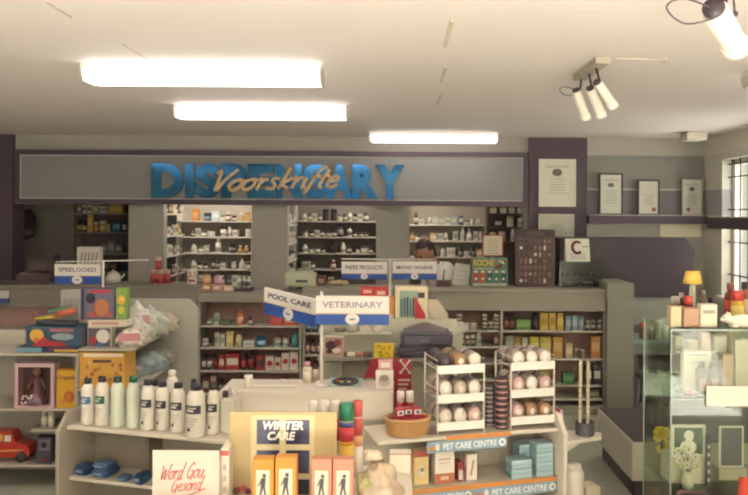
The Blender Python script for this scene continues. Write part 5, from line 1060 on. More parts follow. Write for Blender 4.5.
# handwritten card
Yh = 2.9; x0, x1 = PX(154.3, Yh), PX(220.8, Yh); h = PZ(450.5, Yh, 187) - ZTB; w = (x1 - x0) / 2
t = thing('greeting_card', 'white card with red handwriting standing on the table', 'card', ((x0 + x1) / 2, Yh, ZTB + .0005))
B(-w, w, -.003, .003, 0, h, M('#cdc0b2', .5)).build('front_sheet', t); MB().prism([(.0035, 0), (.09, 0), (.0035, h * .95)], -w, w, M('#ddd5c8'), 'x').build('back_sheet', t)
rd = M('#c4625a', .5); gx = lambda p: PX(p, Yh) - (x0 + x1) / 2; gz = lambda p: PZ(p, Yh, 187) - ZTB
mb = MB().script('Word Gou', gx(163), gx(206), gz(482), gz(464), -.0045, .0018, rd, .45, .012, 5); mb.script('Gesond', gx(174), gx(207), gz(493), gz(478), -.0045, .0018, rd, .45, .01, 5)
mb.tube([(gx(186), -.0045, max(.004, gz(497))), (gx(207), -.0045, gz(488))], .002, rd, 5); mb.build('handwriting', t)
def uni(mb, w, h, y):
    mb.box(-w * .5, w * .5, y, y + .0006, h * .86, h * .95, M('#c4685c'))
    for k in range(3): mb.box(-w * .2, w * .2, y, y + .0006, h * (.2 + .2 * k), h * (.3 + .2 * k), M('#b9a79a'))
front_box('slim_carton', 'slim white carton with a red band between the handwritten card and the yellow card', 'box', 222, 230.5, 448, ZTB, 2.95, .08, '#ddd2c0', uni)
# hair spray cans
def can(px0, px1, top, Y, bands, capc, label, seed=0):
    w = (px1 - px0) * Y / F; r = w / 2; h = PZ(top, Y, px0) - ZTB
    t = thing('spray_can', label, 'can', (PX((px0 + px1) / 2, Y), Y + r, ZTB + .0005), 0, 'spray cans behind the picture boxes')
    b = MB()
    for a, c_, m in bands: b.lathe([(r, h * a), (r, h * c_)], M(m, .3), 20)
    b.lathe([(0, 0), (r, 0)], M('#8a8680', .3), 20).lathe([(r, h * .78), (r * .9, h * .795), (0, h * .795)], M('#cfc8bc', .25), 20); b.build('body', t)
    MB().lathe([(0, h * .79), (r * .93, h * .79), (r * .95, h * .97), (r * .85, h), (0, h)], M(capc, .35), 18).build('cap', t)
G, R_, Yl, Wt, Nb = '#2f7a5a', '#c2404c', '#d8b040', '#e2d8ca', '#4a5488'
can(339.3, 355.3, 405, 3.14, [(0, .5, Yl), (.5, .545, '#d89a3c'), (.545, .72, R_), (.72, .78, Nb)], G, 'spray can with a green cap and red and yellow bands')
can(353, 364, 402, 3.26, [(0, .4, Wt), (.4, .55, '#d8a070'), (.55, .78, '#c9605a')], '#c9605a', 'red and white spray can behind the green-capped can')
for k, px in enumerate((314, 325.5, 336)):
    can(px - 5.2, px + 5.2, 401.5 + .3 * k, 3.26 - .02 * k, [(0, .5, Wt), (.5, .78, '#c4503e')], '#ece4d8', f'spray can with a white cap peeping over the yellow card, {ORD[k]} from the window print', k)
# crumpled clear plastic bag with pale things, white carton
bagm = M('#ab977f', .22, var=.4, scale=14)
t = lump('plastic_bag', None, .115, (.72, .5, 1.0), bagm, 'crumpled clear plastic bag of cream-coloured things beside the pink boxes', 'bag', None, 12, .22, (PX(379, 2.82), 2.9, ZTB + .0005))
lump('knot', None, .03, (1.2, .6, .8), M('#c4b298', .25), 'x', 'x', None, 5, .3, (-.02, -.02, .19)).parent = t
for c_ in t.children:
    for key in ('label', 'category'): del c_[key]
lump('filling', None, .045, (.6, .3, 1), M('#9a9468', .5, var=.3), 'x', 'x', None, 7, .3, (-.045, -.038, .07)).parent = t
for c_ in t.children:
    for key in ('label', 'category'):
        if key in c_: del c_[key]
front_box('white_carton', 'plain white carton with red edges behind the clear plastic bag', 'box', 391, 413, 454, ZTB, 3.3, .07, '#e4dac8', lambda mb, w, h, y: (mb.box(-w * .5, w * .5, y, y + .0006, h * .96, h, M('#b0504c')), mb.box(w * .46, w * .5, y, y + .0006, 0, h, M('#b8605a'))))
# ================================================================== toy stand
TX0, TX1, TXM, TY = -2.75, -1.67, -2.02, 4.97
tg = M('#b8b0a2', .6); tg2 = M('#a9a396', .6); ZT1 = .852
t = thing('toy_shelf', 'grey toy shelf unit with a tall end panel behind the bottles', 'shelves', (0, TY, 0))
B(TX0, TXM, .36, .38, 0, ZT1 - .0155, tg2).build('back_panel', t); B(TX0, TXM, 0, .38, ZT1 - .015, ZT1, tg, bev=.002).build('shelf', t)
for z in (.50, .145): B(TX0, TXM - .02, .01, .3595, z - .015, z, tg, bev=.002).build('shelf', t)
B(PX(31, TY), TXM - .021, .012, .3, .355, .37, tg).build('shelf', t)
B(TXM - .0195, TXM, .0, .83, 0, ZT1 - .0155, tg2).build('side_panel', t)
for z in (.885, .63, .3): B(TXM + .001, TX1, .0, .85, z - .015, z, tg, bev=.002).build('shelf', t)
MB().prism([(-2.0, 0), (-1.485, 0), (-1.485, 1.04), (-1.555, 1.105), (-2.0, 1.105)], .86, .885, M('#b5b2a3', .6), 'y').build('end_panel', t)
Zt = lambda py, px, Y: PZ(py, Y, px)
def toybox(name, label, px0, px1, py0, base, Y, d, c, deco=None, cat='toy box', rz=0.0, group=None): return front_box(name, label, cat, px0, px1, py0, base, Y, d, c, deco, group, rz)
def flatdeco(mb, w, h, y):
    mb.box(-w * .5, -w * .1, y, y + .0006, h * .1, h * .9, M('#6f98a8')); mb.box(w * .1, w * .48, y, y + .0006, h * .2, h * .55, M('#c9a848')); mb.box(0, w * .4, y - .0006, y, h * .6, h * .85, M('#7a3038'))
toybox('toy_box', 'flat dark blue toy box at the bottom of the toy pile', 17, 80.5, 347.2, ZT1, TY + .03, .23, '#38405c', flatdeco)
zb1 = Zt(347.2, 50, TY + .03) + .001
def sun(mb, w, h, y):
    mb.ball((-w * .32, y, h * .55), h * .34, M('#d8a848'), 12, (1.1, .02, 1)); mb.prism([(-w * .42, 0), (w * .2, 0), (w * .1, h * .22), (-w * .1, h * .28), (-w * .2, h * .5)], y - .0008, y, M('#b03a3c')); mb.ball((w * .12, y, h * .5), h * .3, M('#8a9aa0'), 10, (2.1, .02, .6)); mb.box(-w * .1, w * .3, y - .0006, y, h * .75, h * .92, M('#a86a70')); mb.box(w * .44, w * .5, y, y + .0006, 0, h, M('#4a464a')); mb.ball((-w * .33, y - .001, h * .3), h * .14, M('#d86a4a'), 8, (1, .02, 1))
toybox('toy_box', 'long dark teal toy box with a yellow sun and red shapes', 27, 86, 327, zb1, TY + .05, .2, '#3a5668', sun)
zb2 = Zt(327, 57, TY + .05) + .001
# tilted toy blaster on top
p = P(56, 318, TY + .1); t = thing('toy_blaster', 'colourful toy blaster lying aslant on the long teal box', 'toy', (p.x, TY + .12, zb2))
bd = MB(); 
B(-.13, .13, -.03, .03, .0, .032, M('#3a3c4c', .4), bev=.006).build('body', t)
MB().tube([(-.14, -.01, .04), (.03, -.01, .062)], .012, M('#c4b04a', .4), 8).build('barrel', t); MB().tube([(.0, -.015, .07), (.125, -.015, .098)], .022, M('#c0684c', .4), 8).build('grip', t); MB().tube([(-.145, .0, .032), (-.15, 0, .09)], .008, M('#a05048', .4), 8).build('trigger', t); MB().tube([(-.06, .01, .085), (.06, .01, .11)], .012, M('#5a8a70', .4), 8).build('tank', t)
t['label'] = 'colourful toy blaster lying aslant on the long teal toy box'
toybox('striped_carton', 'grey carton with slanting pale stripes at the back of the toy pile', 61, 81, 290, ZT1, TY + .28, .05, '#a9a69c', stripes)
def ballpic(mb, w, h, y):
    mb.box(-w * .46, w * .46, y, y + .0006, h * .05, h * .95, M('#57525c')); mb.ball((w * .15, y, h * .55), h * .34, M('#d8d2c4'), 12, (1, .03, 1)); mb.ball((-w * .25, y, h * .35), h * .2, M('#a83c40'), 8, (1, .03, 1)); mb.ball((w * .05, y - .001, h * .14), h * .12, M('#4a6a9a'), 8, (1.6, .03, 1))
toybox('toy_box', 'toy box with a large white ball on it', 88, 112, 327.2, .886, TY + .03, .09, '#c4b8a6', ballpic)
zb3 = Zt(327.2, 100, TY + .03) + .001
toybox('long_carton', 'long cream carton under the picture game box', 88.3, 127, 320, zb3, TY + .04, .14, '#d2c6b0', lambda mb, w, h, y: mb.box(-w * .4, w * .3, y, y + .0006, h * .3, h * .7, M('#b08a80')))
zb4 = Zt(320, 100, TY + .04) + .001
def game(mb, w, h, y):
    mb.box(-w * .47, w * .47, y, y + .0006, h * .03, h * .97, M('#6a6478')); mb.box(-w * .25, w * .35, y - .0006, y, h * .84, h * .94, M('#b03848')); mb.ball((-w * .22, y, h * .68), w * .14, M('#3a3444'), 8, (1, .03, 1.1)); mb.ball((w * .1, y - .0006, h * .38), w * .26, M('#b0704c'), 10, (1, .03, 1)); mb.box(-w * .3, w * .4, y - .0006, y, h * .08, h * .24, M('#a8584c')); mb.box(-w * .5, -w * .4, y - .0004, y + .0003, 0, h, M('#34304a'))
toybox('game_box', 'square game box with a purple and orange picture on top of the pile', 81.5, 115.5, 288, zb4, TY + .05, .06, '#5c5468', game)
def flow(mb, w, h, y):
    mb.ball((0, y, h * .62), w * .36, M('#dca848'), 10, (1, .02, 1.2)); mb.ball((0, y - .001, h * .3), w * .3, M('#c9c050'), 8, (1, .02, 1.2)); mb.ball((w * .1, y - .002, h * .66), w * .16, M('#e8c878'), 8, (1, .02, 1))
toybox('green_box', 'upright green and yellow box beside the square game box', 116, 127.5, 288, zb4, TY + .05, .06, '#7d9a50', flow)
toybox('pale_carton', 'pale grey carton at the end of the toy shelf below the counter', -12, 26, 330, ZT1, TY + .34, .03, '#b9b4a4', None)
# doll in a window box
x0, x1 = PX(15.5, TY + .02), PX(55, TY + .02); hd_ = PZ(363.5, TY + .02, 35) - .50; w = (x1 - x0) / 2
t = thing('doll_box', 'pink window box with a doll standing on the toy shelf', 'doll box', ((x0 + x1) / 2, TY + .02, .5005)); pkm = M('#c9a8ac', .5)
m = B(-w, w, .075, .08, 0, hd_, pkm)
for a in ((-w, -w + .022, 0, .0745, 0, hd_), (w - .022, w, 0, .0745, 0, hd_), (-w + .022, w - .022, 0, .0745, 0, .02), (-w + .022, w - .022, 0, .0745, hd_ - .025, hd_)): m.box(*a, pkm)
m.box(-w + .023, w - .023, .07, .0745, .02, hd_ - .025, M('#6a4a54')); m.build('carton', t)
B(-w + .022, w - .022, .004, .006, .02, hd_ - .025, glass('box_window', '#efe9e6', .2)).build('window_film', t)
dl = MB().lathe([(.0, .022), (.065, .022), (.05, .06), (.03, .11), (.022, .14), (.034, .165), (.03, .185), (.012, .195), (.012, .205)], M('#8a6878'), 14, (0, .042, 0))
dl.ball((0, .04, .228), .028, M('#b98a78'), 12).ball((0, .05, .238), .031, M('#4a3434'), 12, (1.05, .8, 1.0)).tube([(-.03, .04, .175), (-.055, .03, .12)], .008, M('#b98a78'), 6).tube([(.03, .04, .175), (.055, .03, .12)], .008, M('#b98a78'), 6)
dl.build('doll', t); fr_ = MB(); rr = random.Random(9)
for k in range(16): fr_.ball((rr.uniform(-.085, -.01), -.002, rr.uniform(.012, .085)), .008, M(rr.choice(['#d8c6c4', '#e0d6d0', '#c08a94'])), 6, (1, .3, 1))
fr_.build('flower_print', t)
def cray(mb, w, h, y):
    mb.text('Crayola', -w * .46, w * .46, h * .72, h * .86, y - .0006, M('#5a3a30'), bold=.02); mb.ball((w * .15, y, h * .3), w * .26, M('#c9743c'), 8, (1, .03, 1.2)); mb.ball((-w * .2, y, h * .18), w * .14, M('#d88a5a'), 8, (1, .03, 1))
toybox('crayon_box', 'yellow box with dark lettering beside the doll box', 57.5, 77, 370, .50, TY + .03, .07, '#d9a636', cray)
def yel(mb, w, h, y):
    rr = random.Random(1)
    for k in range(16): mb.ball((rr.uniform(-.44, .44) * w, y, rr.uniform(.1, .7) * h), w * .045, M(rr.choice(['#c98a40', '#b87a44', '#e0b868', '#a8604c'])), 6, (1, .05, 1))
    mb.box(-w * .2, w * .2, y - .0006, y, h * .72, h * .8, M('#5a4238')); mb.box(-w * .4, w * .45, y - .0004, y + .0004, h * .88, h * .97, M('#e6d8bc'))
toybox('toy_carton', 'orange-yellow toy carton with a dark slot, right behind the first bottles', 80, 126, 352.5, .63, TY + .01, .2, '#d8a44c', yel)

# red toy vehicle
zc = .1455; cx_ = PX(14, TY + .1); t = thing('toy_car', 'red toy car with a yellow and white cab on the bottom toy shelf', 'toy car', (cx_, TY + .13, zc)); rdm = M('#bc3c30', .3)
mb = MB().prism([(-.15, .03), (.11, .03), (.125, .06), (.11, .1), (.06, .12), (-.15, .115)], -.06, .06, rdm); mb.build('body', t)
MB().prism([(-.12, .1155), (.03, .121), (.0, .19), (-.11, .19)], -.05, .05, rdm).build('cab', t); B(-.1, -.05, -.056, -.0505, .13, .175, M('#d8a848')).build('side_window', t); B(-.04, .0, -.056, -.0505, .13, .17, M('#d9d2c4')).build('door_sticker', t); MB().tube([(-.1, -.064, .07), (.08, -.064, .078)], .006, M('#d8a060'), 6).build('trim_line', t)
for x in (-.1, .07):
    for s in (-1, 1): MB().lathe([(0, -.012), (.032, -.012), (.034, 0), (.032, .012), (0, .012)], M('#3a3438', .5), 14, (x, s * .062 if s < 0 else .062, .034), 'y').build('wheel', t)
for k, px in enumerate((43.5, 50.5)):
    item('jar', PX(px, TY + .05), TY + .08, .3705, .038, .038, .105, '#cfc6b2', '#b9b0a0', '#ddd6c6', f'cream jar on the small shelf below the doll box, {ORD[k]} from the red car', 'jar', 'cream jars on the toy shelf')
def dk_(mb, w, h, y): mb.box(-w * .35, w * .35, y, y + .0006, h * .5, h * .9, M('#77727a')); mb.box(-w * .3, w * .3, y, y + .0006, h * .08, h * .2, M('#7a3a3c')); mb.ball((0, y - .001, h * .7), w * .2, M('#3a3840'), 8, (1, .03, 1))
toybox('dark_box', 'small dark picture box beside the red toy car', 37.5, 53, 437, .145, TY + .04, .06, '#4c4c58', dk_)
# bags of toys on the long side shelves
BG = [('#c9beb0', 'whitish'), ('#d4cbbd', 'milky white'), ('#b9bdb4', 'greyish'), ('#c4b4a8', 'pinkish'), ('#a8b4b0', 'bluish grey'), ('#b4a890', 'tan')]
ZB1, ZB2 = .8855, .6305
def bag(x, y, z, r, sq, c, lab, header, seed, rz, label):
    o = lump('toy_bag', None, r, sq, M(c, .25, var=.35, scale=22), label, 'bag', 'bags of toys on the side shelves', seed, .2, (x, y, z), rz)
    if header:
        hh = r * sq[2] * 2.0
        B(-r * .55, r * .55, -r * sq[1] * .9 - .002, -r * sq[1] * .9, hh * .3, hh * .62, M(header)).build('header_card', o)
    return o
bag(-1.715, 5.04, ZB1, .115, (.8, .55, .66), '#cfc4b4', None, '#c98a90', 1, .2, 'whitish bag with a pink card at the near end of the upper side shelf')
bag(-1.76, 5.2, ZB1, .12, (1.0, .5, .95), '#c4beb0', None, None, 2, .2, 'milky bag behind the one with a pink card, upper side shelf')
bag(-1.755, 5.34, ZB1, .125, (1.0, .5, 1.1), '#c9c6b8', None, '#cfa8a4', 3, .25, 'tall whitish bag with a pale pink card halfway along the upper side shelf')
bag(-1.74, 5.50, ZB1, .125, (1.15, .48, .95), '#b9bcb0', None, None, 4, .25, 'greenish-white bag towards the tall end panel, upper side shelf')
bag(-1.72, 5.66, ZB1, .12, (1.2, .5, .8), '#b4a894', None, None, 5, .2, 'tan bag against the tall end panel, upper side shelf')
bag(-1.82, 5.27, ZB2, .1, (1.1, .5, .85), '#a8a098', None, '#b07a78', 6, .2, 'greyish bag with a dull red card, lower side shelf')
bag(-1.79, 5.41, ZB2, .105, (1.15, .5, .85), '#93a09e', None, None, 7, .25, 'bluish bag halfway along the lower side shelf')
bag(-1.76, 5.56, ZB2, .105, (1.3, .5, .85), '#9aa6a4', None, None, 8, .25, 'bluish-white bag beyond the middle of the lower side shelf')
bag(-1.75, 5.71, ZB2, .1, (1.35, .5, .85), '#a09a8c', None, None, 9, .2, 'tan bag near the end panel, lower side shelf')

# ================================================================== glass display cabinet by the window
GX0, GX1, GY0, GY1, GZ = 1.172, 2.0, 3.4, 3.78, 1.258
gl = glass('cabinet_glass', '#f0f4ee', .25); edge = M('#9fb0a4', .2)
t = thing('glass_cabinet', 'tall glass display cabinet full of gifts beside the window wall', 'cabinet', (GX0, GY0, 0)); W_, D_ = GX1 - GX0, GY1 - GY0
B(0, W_, 0, D_, 0, .3, M('#cfc6b4', .5), bev=.004).build('base', t); B(.006, W_ - .006, .006, D_ - .006, .5545, .5605, gl).build('glass_shelf', t); B(.006, W_ - .006, .2, D_ - .006, 1.112, 1.118, gl).build('glass_shelf', t)
B(0, W_, 0, .005, .3005, GZ - .0065, gl).build('glass_front', t); B(0, .005, .0055, D_ - .006, .3005, GZ - .0065, gl).build('glass_side', t); B(W_ - .005, W_, .0055, D_ - .006, .3005, GZ - .0065, gl).build('glass_side', t)
B(0, W_, D_ - .005, D_, .3005, GZ - .0065, gl).build('glass_back', t); B(0, W_, 0, D_, GZ - .006, GZ, gl).build('glass_top', t)
B(.006, W_ - .006, .006, D_ - .006, .955, .961, gl).build('glass_shelf', t)
for x, y in ((.0, .0), (0, D_ - .004)): B(x - .003, x + .001, y - .003, y + .003, .3005, GZ, edge).build('glass_edge', t)
B(-.002, W_, -.004, -.001, GZ - .006, GZ, edge).build('glass_edge', t); B(0, W_, -.004, -.001, .955, .961, edge).build('glass_edge', t)
# card hung on the front
o = B(PX(706.5, GY0), PX(748, GY0) + .02, GY0 - .012, GY0 - .006, PZ(405.5, GY0, 727), PZ(385.5, GY0, 727), M('#ddd3c0')).build('price_card_blank'); o.name = 'blank_sign'; tag(o, 'blank cream card fixed to the front of the glass cabinet', 'card')
zg = GZ + .0005; YG = 3.55
# lamp
t = thing('table_lamp', 'small table lamp with a yellow shade on top of the glass cabinet', 'lamp', (PX(693, YG + .05), YG + .05, zg)); q1 = PZ(271, YG + .05, 693) - zg; q0 = PZ(283.5, YG + .05, 693) - zg
MB().lathe([(0, 0), (.03, 0), (.03, .008), (.013, .02), (.012, q0 * .5), (.015, q0 * .7), (.009, q0 + .01), (0, q0 + .01)], M('#c4c4aa', .3), 16).build('base', t)
MB().lathe([(.042, q0), (.03, q1), (.028, q1), (.04, q0)], M('#dcb858', .6), 20).build('lamp_shade', t)
def top_item(kind, px, top, w, c1, c2, c3, label, Y=YG, cat=None, up=0.0):
    h = PZ(top, Y, px) - zg - up; item(kind, PX(px, Y), Y, zg + up, w, w if kind != 'box' else .05, h, c1, c2, c3, label, cat or CAT[kind], None)
YN = 3.45
def plain(px0, px1, top, Y, d, c, label, deco=None, name='gift_box'): front_box(name, label, 'box', px0, px1, top, GZ, Y, d, c, deco)
plain(671.5, 682.5, 307, YN, .06, '#c9bb98', 'small cream gift box at the corner of the cabinet top')
plain(684.5, 700, 308.5, YN - .01, .07, '#b08a70', 'brown gift box on the cabinet top below the lamp')
plain(701, 718, 304.5, YN, .05, '#d8cdb8', 'white gift card box on the cabinet top with grey print', lambda mb, w, h, y: mb.box(-w * .35, w * .35, y, y + .0006, h * .6, h * .75, M('#9a938a')))
top_item('jar', 676, 296.5, .04, '#7a4a44', '#d2c4b4', None, 'dark red pot with a pale lid behind the cream gift box', 3.62)
top_item('bottle', 682, 293, .04, '#4a3438', '#c9b9a8', '#d8cec0', 'dark bottle with white cap behind the brown gift box', 3.68)
top_item('jar', 688.5, 296, .042, '#5a3438', '#b8483f', None, 'dark jar with red lid in front of the lamp', 3.52)
top_item('bottle', 703.5, 291, .038, '#6a5a50', '#c9b9a0', '#8a7a6c', 'brown scent bottle beside the lamp', 3.62)
top_item('bottle', 711, 297, .04, '#3f3840', '#b9aca0', '#3a3238', 'black scent bottle behind the white gift card box', 3.64)
top_item('bottle', 730.5, 283, .05, '#7a3c38', '#c04838', '#8a5048', 'red-brown bottle beside the white animal figure', 3.68)
top_item('jar', 738, 291, .06, '#d2a83c', '#b8453a', '#e2c878', 'yellow pot with a red lid at the window end of the cabinet', 3.62)
top_item('bottle', 745, 282, .05, '#8a5a40', '#c8b090', '#4a3a3c', 'brown bottle at the window end of the cabinet', 3.7)
# white plush animal lying on top
def plush():
    mb = MB(); m = M('#e6dccb', .8)
    mb.ball((0, 0, .03), .03, m, 14, (2.0, .95, .95)).ball((-.066, -.006, .04), .02, m, 12, (1.2, 1, 1)).ball((-.086, -.01, .036), .01, m, 8, (1.2, 1, .9))
    for s in (-1, 1): mb.ball((-.06, s * .016, .058), .008, m, 8, (.9, .6, 1.2)); mb.ball((-.038, s * .024, .009), .0095, m, 8, (1.6, .9, .9)); mb.ball((.04, s * .026, .009), .0105, m, 8, (1.6, .9, .9))
    mb.tube([(.055, 0, .035), (.075, .01, .045), (.085, .012, .06)], [.009, .008, .005], m, 8, 3); return mb
o = plush().build('plush_animal', None, (PX(742, 3.46), 3.45, zg), -.1); ey = MB()
for s in (-1, 1): ey.ball((-.084, s * .01 - .01, .044), .0028, M('#3a3034'), 6)
ey.ball((-.098, -.01, .037), .0035, M('#3a3034'), 6).build('face', o); tag(o, 'white plush animal lying on top of the glass cabinet', 'toy')
# inside: upper shelf
zi = .9615
def inside(px0, px1, top, Y, d, c, label, deco=None, name='gift_box', z=zi): front_box(name, label, 'box', px0, px1, top, z, Y, d, c, deco)
inside(685, 712, 351, 3.53, .05, '#ddd4c4', 'white lettered gift box standing inside the glass cabinet', lambda mb, w, h, y: (mb.box(-w * .35, w * .4, y, y + .0006, h * .88, h * .92, M('#8a8680')), mb.box(-w * .35, w * .2, y, y + .0006, h * .7, h * .72, M('#aaa59a'))))
for k, px in enumerate((704, 716)):
    h = PZ(362.5, 3.46, px) - zi; w = .044; x = PX(px, 3.46); t = thing('dark_bottle', ('dark bottle with a pink label in the glass cabinet, nearer the white lettered box', 'dark bottle with a pink label in the glass cabinet, nearer the window')[k], 'bottle', (x, 3.48, zi), 0, 'dark bottles in the glass cabinet')
    B(-w / 2, w / 2, -.018, .018, 0, h * .84, M('#3f3038', .25), bev=.008, seg=2).build('body', t); MB().lathe([(0, h * .835), (.014, h * .835), (.014, h), (0, h)], M('#332a2f', .3), 12).build('cap', t); B(-w * .33, w * .33, -.0195, -.0182, h * .12, h * .48, M('#c9989a')).build('paper_label', t)
inside(724, 735, 355, 3.53, .05, '#c9a994', 'tan gift box inside the cabinet behind the blank card')
inside(736, 750, 340, 3.53, .05, '#d9cfbf', 'tall pale gift box inside the cabinet towards the window')
zu = 1.1185
for px0, px1, top, c, wd in ((676, 684, 337, '#c9c4b0', 'pale pot box'), (688, 699, 341, '#d8c9b4', 'low cream box'), (702, 712, 333, '#c8a8a0', 'dusty pink box'), (715, 728, 336, '#e0d8cb', 'white box'), (731, 741, 331, '#c2b493', 'tan box')):
    inside(px0, px1, top, 3.62, .05, c, wd + ' on the upper glass shelf of the cabinet', None, 'gift_box', zu)
lump('red_ornament', None, .022, (1.6, .9, .7), M('#8f3a34', .4), 'dark red ornament on the glass shelf in front of the lettered box', 'ornament', None, 3, .25, (PX(692, 3.46), 3.45, zi))
lump('dark_ornament', None, .022, (.9, .9, 1), M('#4c3c3e', .4), 'dark round ornament on the glass shelf at the corner', 'ornament', None, 4, .2, (PX(680.5, 3.5), 3.5, zi))
item('jar', PX(675, 3.62), 3.62, zi, .034, .034, .06, '#8aa09a', '#b8c4ba', None, 'pale green glass pot on the glass shelf at the far corner', 'jar', None)
# inside: floor of the cabinet
z0 = .561
x0, x1 = PX(673, 3.5), PX(707, 3.5); zf1 = PZ(425, 3.5, 690); zf0 = PZ(457, 3.5, 690); w = (x1 - x0) / 2
LAST = B(PX(671, 3.5), PX(709, 3.5), 3.492, 3.62, z0, zf0 - .001, M('#d8cdb8')).build('gift_box', None)
o = LAST; tag(o, 'cream gift box under the wedding picture inside the cabinet', 'box')
t = thing('framed_picture', 'wedding picture in a white frame inside the glass cabinet', 'picture frame', ((x0 + x1) / 2, 3.5, zf0)); hf = zf1 - zf0
m = MB(); fm_ = M('#e2dccf', .4); b = .012
m.box(-w, w, 0, .012, 0, b, fm_).box(-w, w, 0, .012, hf - b, hf, fm_).box(-w, -w + b, 0, .012, b, hf - b, fm_).box(w - b, w, 0, .012, b, hf - b, fm_); m.build('frame', t)
pc = B(-w + b, w - b, .004, .01, b, hf - b, M('#5f6a5c')); pc.ball((0, .004, hf * .62), .016, M('#c9a890'), 10, (.8, .1, 1)).ball((0.003, .0035, hf * .66), .024, M('#ece6dc'), 10, (1, .08, 1)).ball((-.002, .003, hf * .61), .011, M('#a87a68'), 8, (.8, .1, 1.1)).ball((0, .004, hf * .3), .036, M('#ece6dc'), 10, (1.1, .06, .9)); pc.build('picture', t)
inside(708, 712.5, 435, 3.45, .02, '#3c353a', 'narrow black upright box with white marks inside the cabinet', lambda mb, w, h, y: [mb.box(-w * .22, w * .22, y, y + .0006, h * (.1 + .16 * k), h * (.17 + .16 * k), M('#cfc8bc')) for k in range(5)] and None, 'slim_box', z0)
x0, x1 = PX(722, 3.55), PX(746, 3.55); zf1 = PZ(427, 3.55, 734); zf0 = PZ(468, 3.55, 734); w = (x1 - x0) / 2; hf = zf1 - zf0
o = B(x0 - .01, x1 + .01, 3.545, 3.64, z0, zf0 - .001, M('#b9ae9c')).build('gift_box', None); tag(o, 'buff gift box under the dark picture inside the cabinet', 'box')
t = thing('framed_picture', 'dark picture in a thin pale frame inside the glass cabinet', 'picture frame', ((x0 + x1) / 2, 3.56, zf0)); m = MB(); b = .006
m.box(-w, w, 0, .012, 0, b, fm_).box(-w, w, 0, .012, hf - b, hf, fm_).box(-w, -w + b, 0, .012, b, hf - b, fm_).box(w - b, w, 0, .012, b, hf - b, fm_); m.build('frame', t); B(-w + b, w - b, .004, .01, b, hf - b, M('#4d4c4e', .3)).build('picture', t)
# flowers
def posy(label, px0, px1, py0, py1, Y, cols, cat, seed, vase, n=9, rad=.013, zb_=None):
    rr = random.Random(seed); zb_ = z0 if zb_ is None else zb_; cx = PX((px0 + px1) / 2, Y); t = thing('flower_posy', label, cat, (cx, Y, zb_)); st_ = MB(); base = MB().lathe([(0, 0), (.022, 0), (.026, .03), (.018, .06), (.02, .07), (.0, .068)], M(vase, .3), 14); base.build('vase', t)
    for k in range(n):
        px, py = rr.uniform(px0, px1), rr.uniform(py0, py1); p = P(px, py, Y + rr.uniform(-.02, .02)); a = Vector((p.x - cx, p.y - Y, p.z - zb_))
        st_.tube([(0, 0, .06), (a.x * .4, a.y * .4, .06 + (a.z - .06) * .6), a], .0016, M('#5a6a4a'), 5, 3)
        f = MB(); c_ = M(rr.choice(cols), .6)
        for j in range(6): th = j * PI / 3; f.ball((a.x + rad * .7 * math.cos(th), a.y - .002, a.z + rad * .7 * math.sin(th)), rad * .62, c_, 8, (1, .5, 1))
        f.ball((a.x, a.y - .006, a.z), rad * .45, M('#b8923c' if vase != '#8f8f7a' else '#c8a848'), 8, (1, .6, 1)); f.build('flower', t)
    st_.build('stem', t)
# stand outside the cabinet for the yellow flowers: on the plinth
posy('spray of yellow flowers in a vase at the corner of the glass cabinet', 656, 670, 428, 449, 3.69, ['#ecd040', '#f0da58', '#e0c438'], 'flowers', 2, '#8f8f7a', 12, .019)
posy('cream artificial flowers in a vase in front of the wedding picture', 677, 702, 447, 470, 3.44, ['#ddd2ba', '#d2c8a8', '#e6dcc8'], 'flowers', 6, '#d8d0bc', 8, .013)
t = thing('handbag', 'dark brown bag with a handle at the bottom of the cabinet', 'bag', (PX(692, 3.3), 3.28, 0)); zt_ = PZ(491, 3.28, 692)
B(-.085, .085, -.05, .05, 0, zt_ - .04, M('#5a4640', .5), bev=.02, seg=2).build('body', t); MB().tube([(-.06, 0, zt_ - .042), (-.05, 0, zt_ - .005), (.05, 0, zt_ - .012), (.07, 0, zt_ - .05)], .009, M('#4a3a36'), 8, 4).build('handle', t)
t = thing('red_tube', 'red roll leaning in front of the glass cabinet', 'roll', (PX(737, 3.22), 3.22, 0)); a = P(746, 478, 3.3)
MB().tube([(-.03, -.02, .03), (a.x - PX(737, 3.22), .08, a.z)], .027, M('#c24a38', .4), 14).build('roll', t); o = t.children[0]; o.parent = None; o.location = t.location; o.name = 'paper_roll'; tag(o, 'red roll leaning in front of the glass cabinet', 'roll'); bpy.data.objects.remove(t)

# ================================================================== the person in the white coat, seated behind the counter
def skin(name, verts, edges, radii, mat, root=0, sub=1, voxel=None, parent=None):
    me = bpy.data.meshes.new(name); me.from_pydata([tuple(v) for v in verts], edges, []); ob = bpy.data.objects.new(name, me); C.objects.link(ob)
    ob.modifiers.new('Skin', 'SKIN').use_smooth_shade = True
    for i, r in enumerate(radii):
        d = me.skin_vertices[0].data[i]; d.radius = (r, r) if not isinstance(r, tuple) else r; d.use_root = i == root
    s_ = ob.modifiers.new('Sub', 'SUBSURF'); s_.levels = s_.render_levels = sub
    dg = bpy.context.evaluated_depsgraph_get(); dg.update(); m2 = bpy.data.meshes.new_from_object(ob.evaluated_get(dg)); bpy.data.objects.remove(ob)
    return m2
def mesh_to_mb(me, m): 
    mb = MB(); mb.add([v.co.copy() for v in me.vertices], [tuple(p.vertices) for p in me.polygons], m, True); return mb
HY = 7.6
hip = Vector((.70, 7.68, .56)); f = Vector((-.96, -.28, 0)).normalized(); sd = Vector((-f.y, f.x, 0))  # facing, and its side
sd = Vector((.28, -.96, 0)).normalized()      # towards the viewer
chest = Vector((.60, 7.67, .9)); neck = Vector((.385, 7.62, 1.215)); headc = Vector((PX(425, 7.55), 7.55, PZ(254.5, 7.55, 425)))
skinm = M('#9c6f5c', .5)
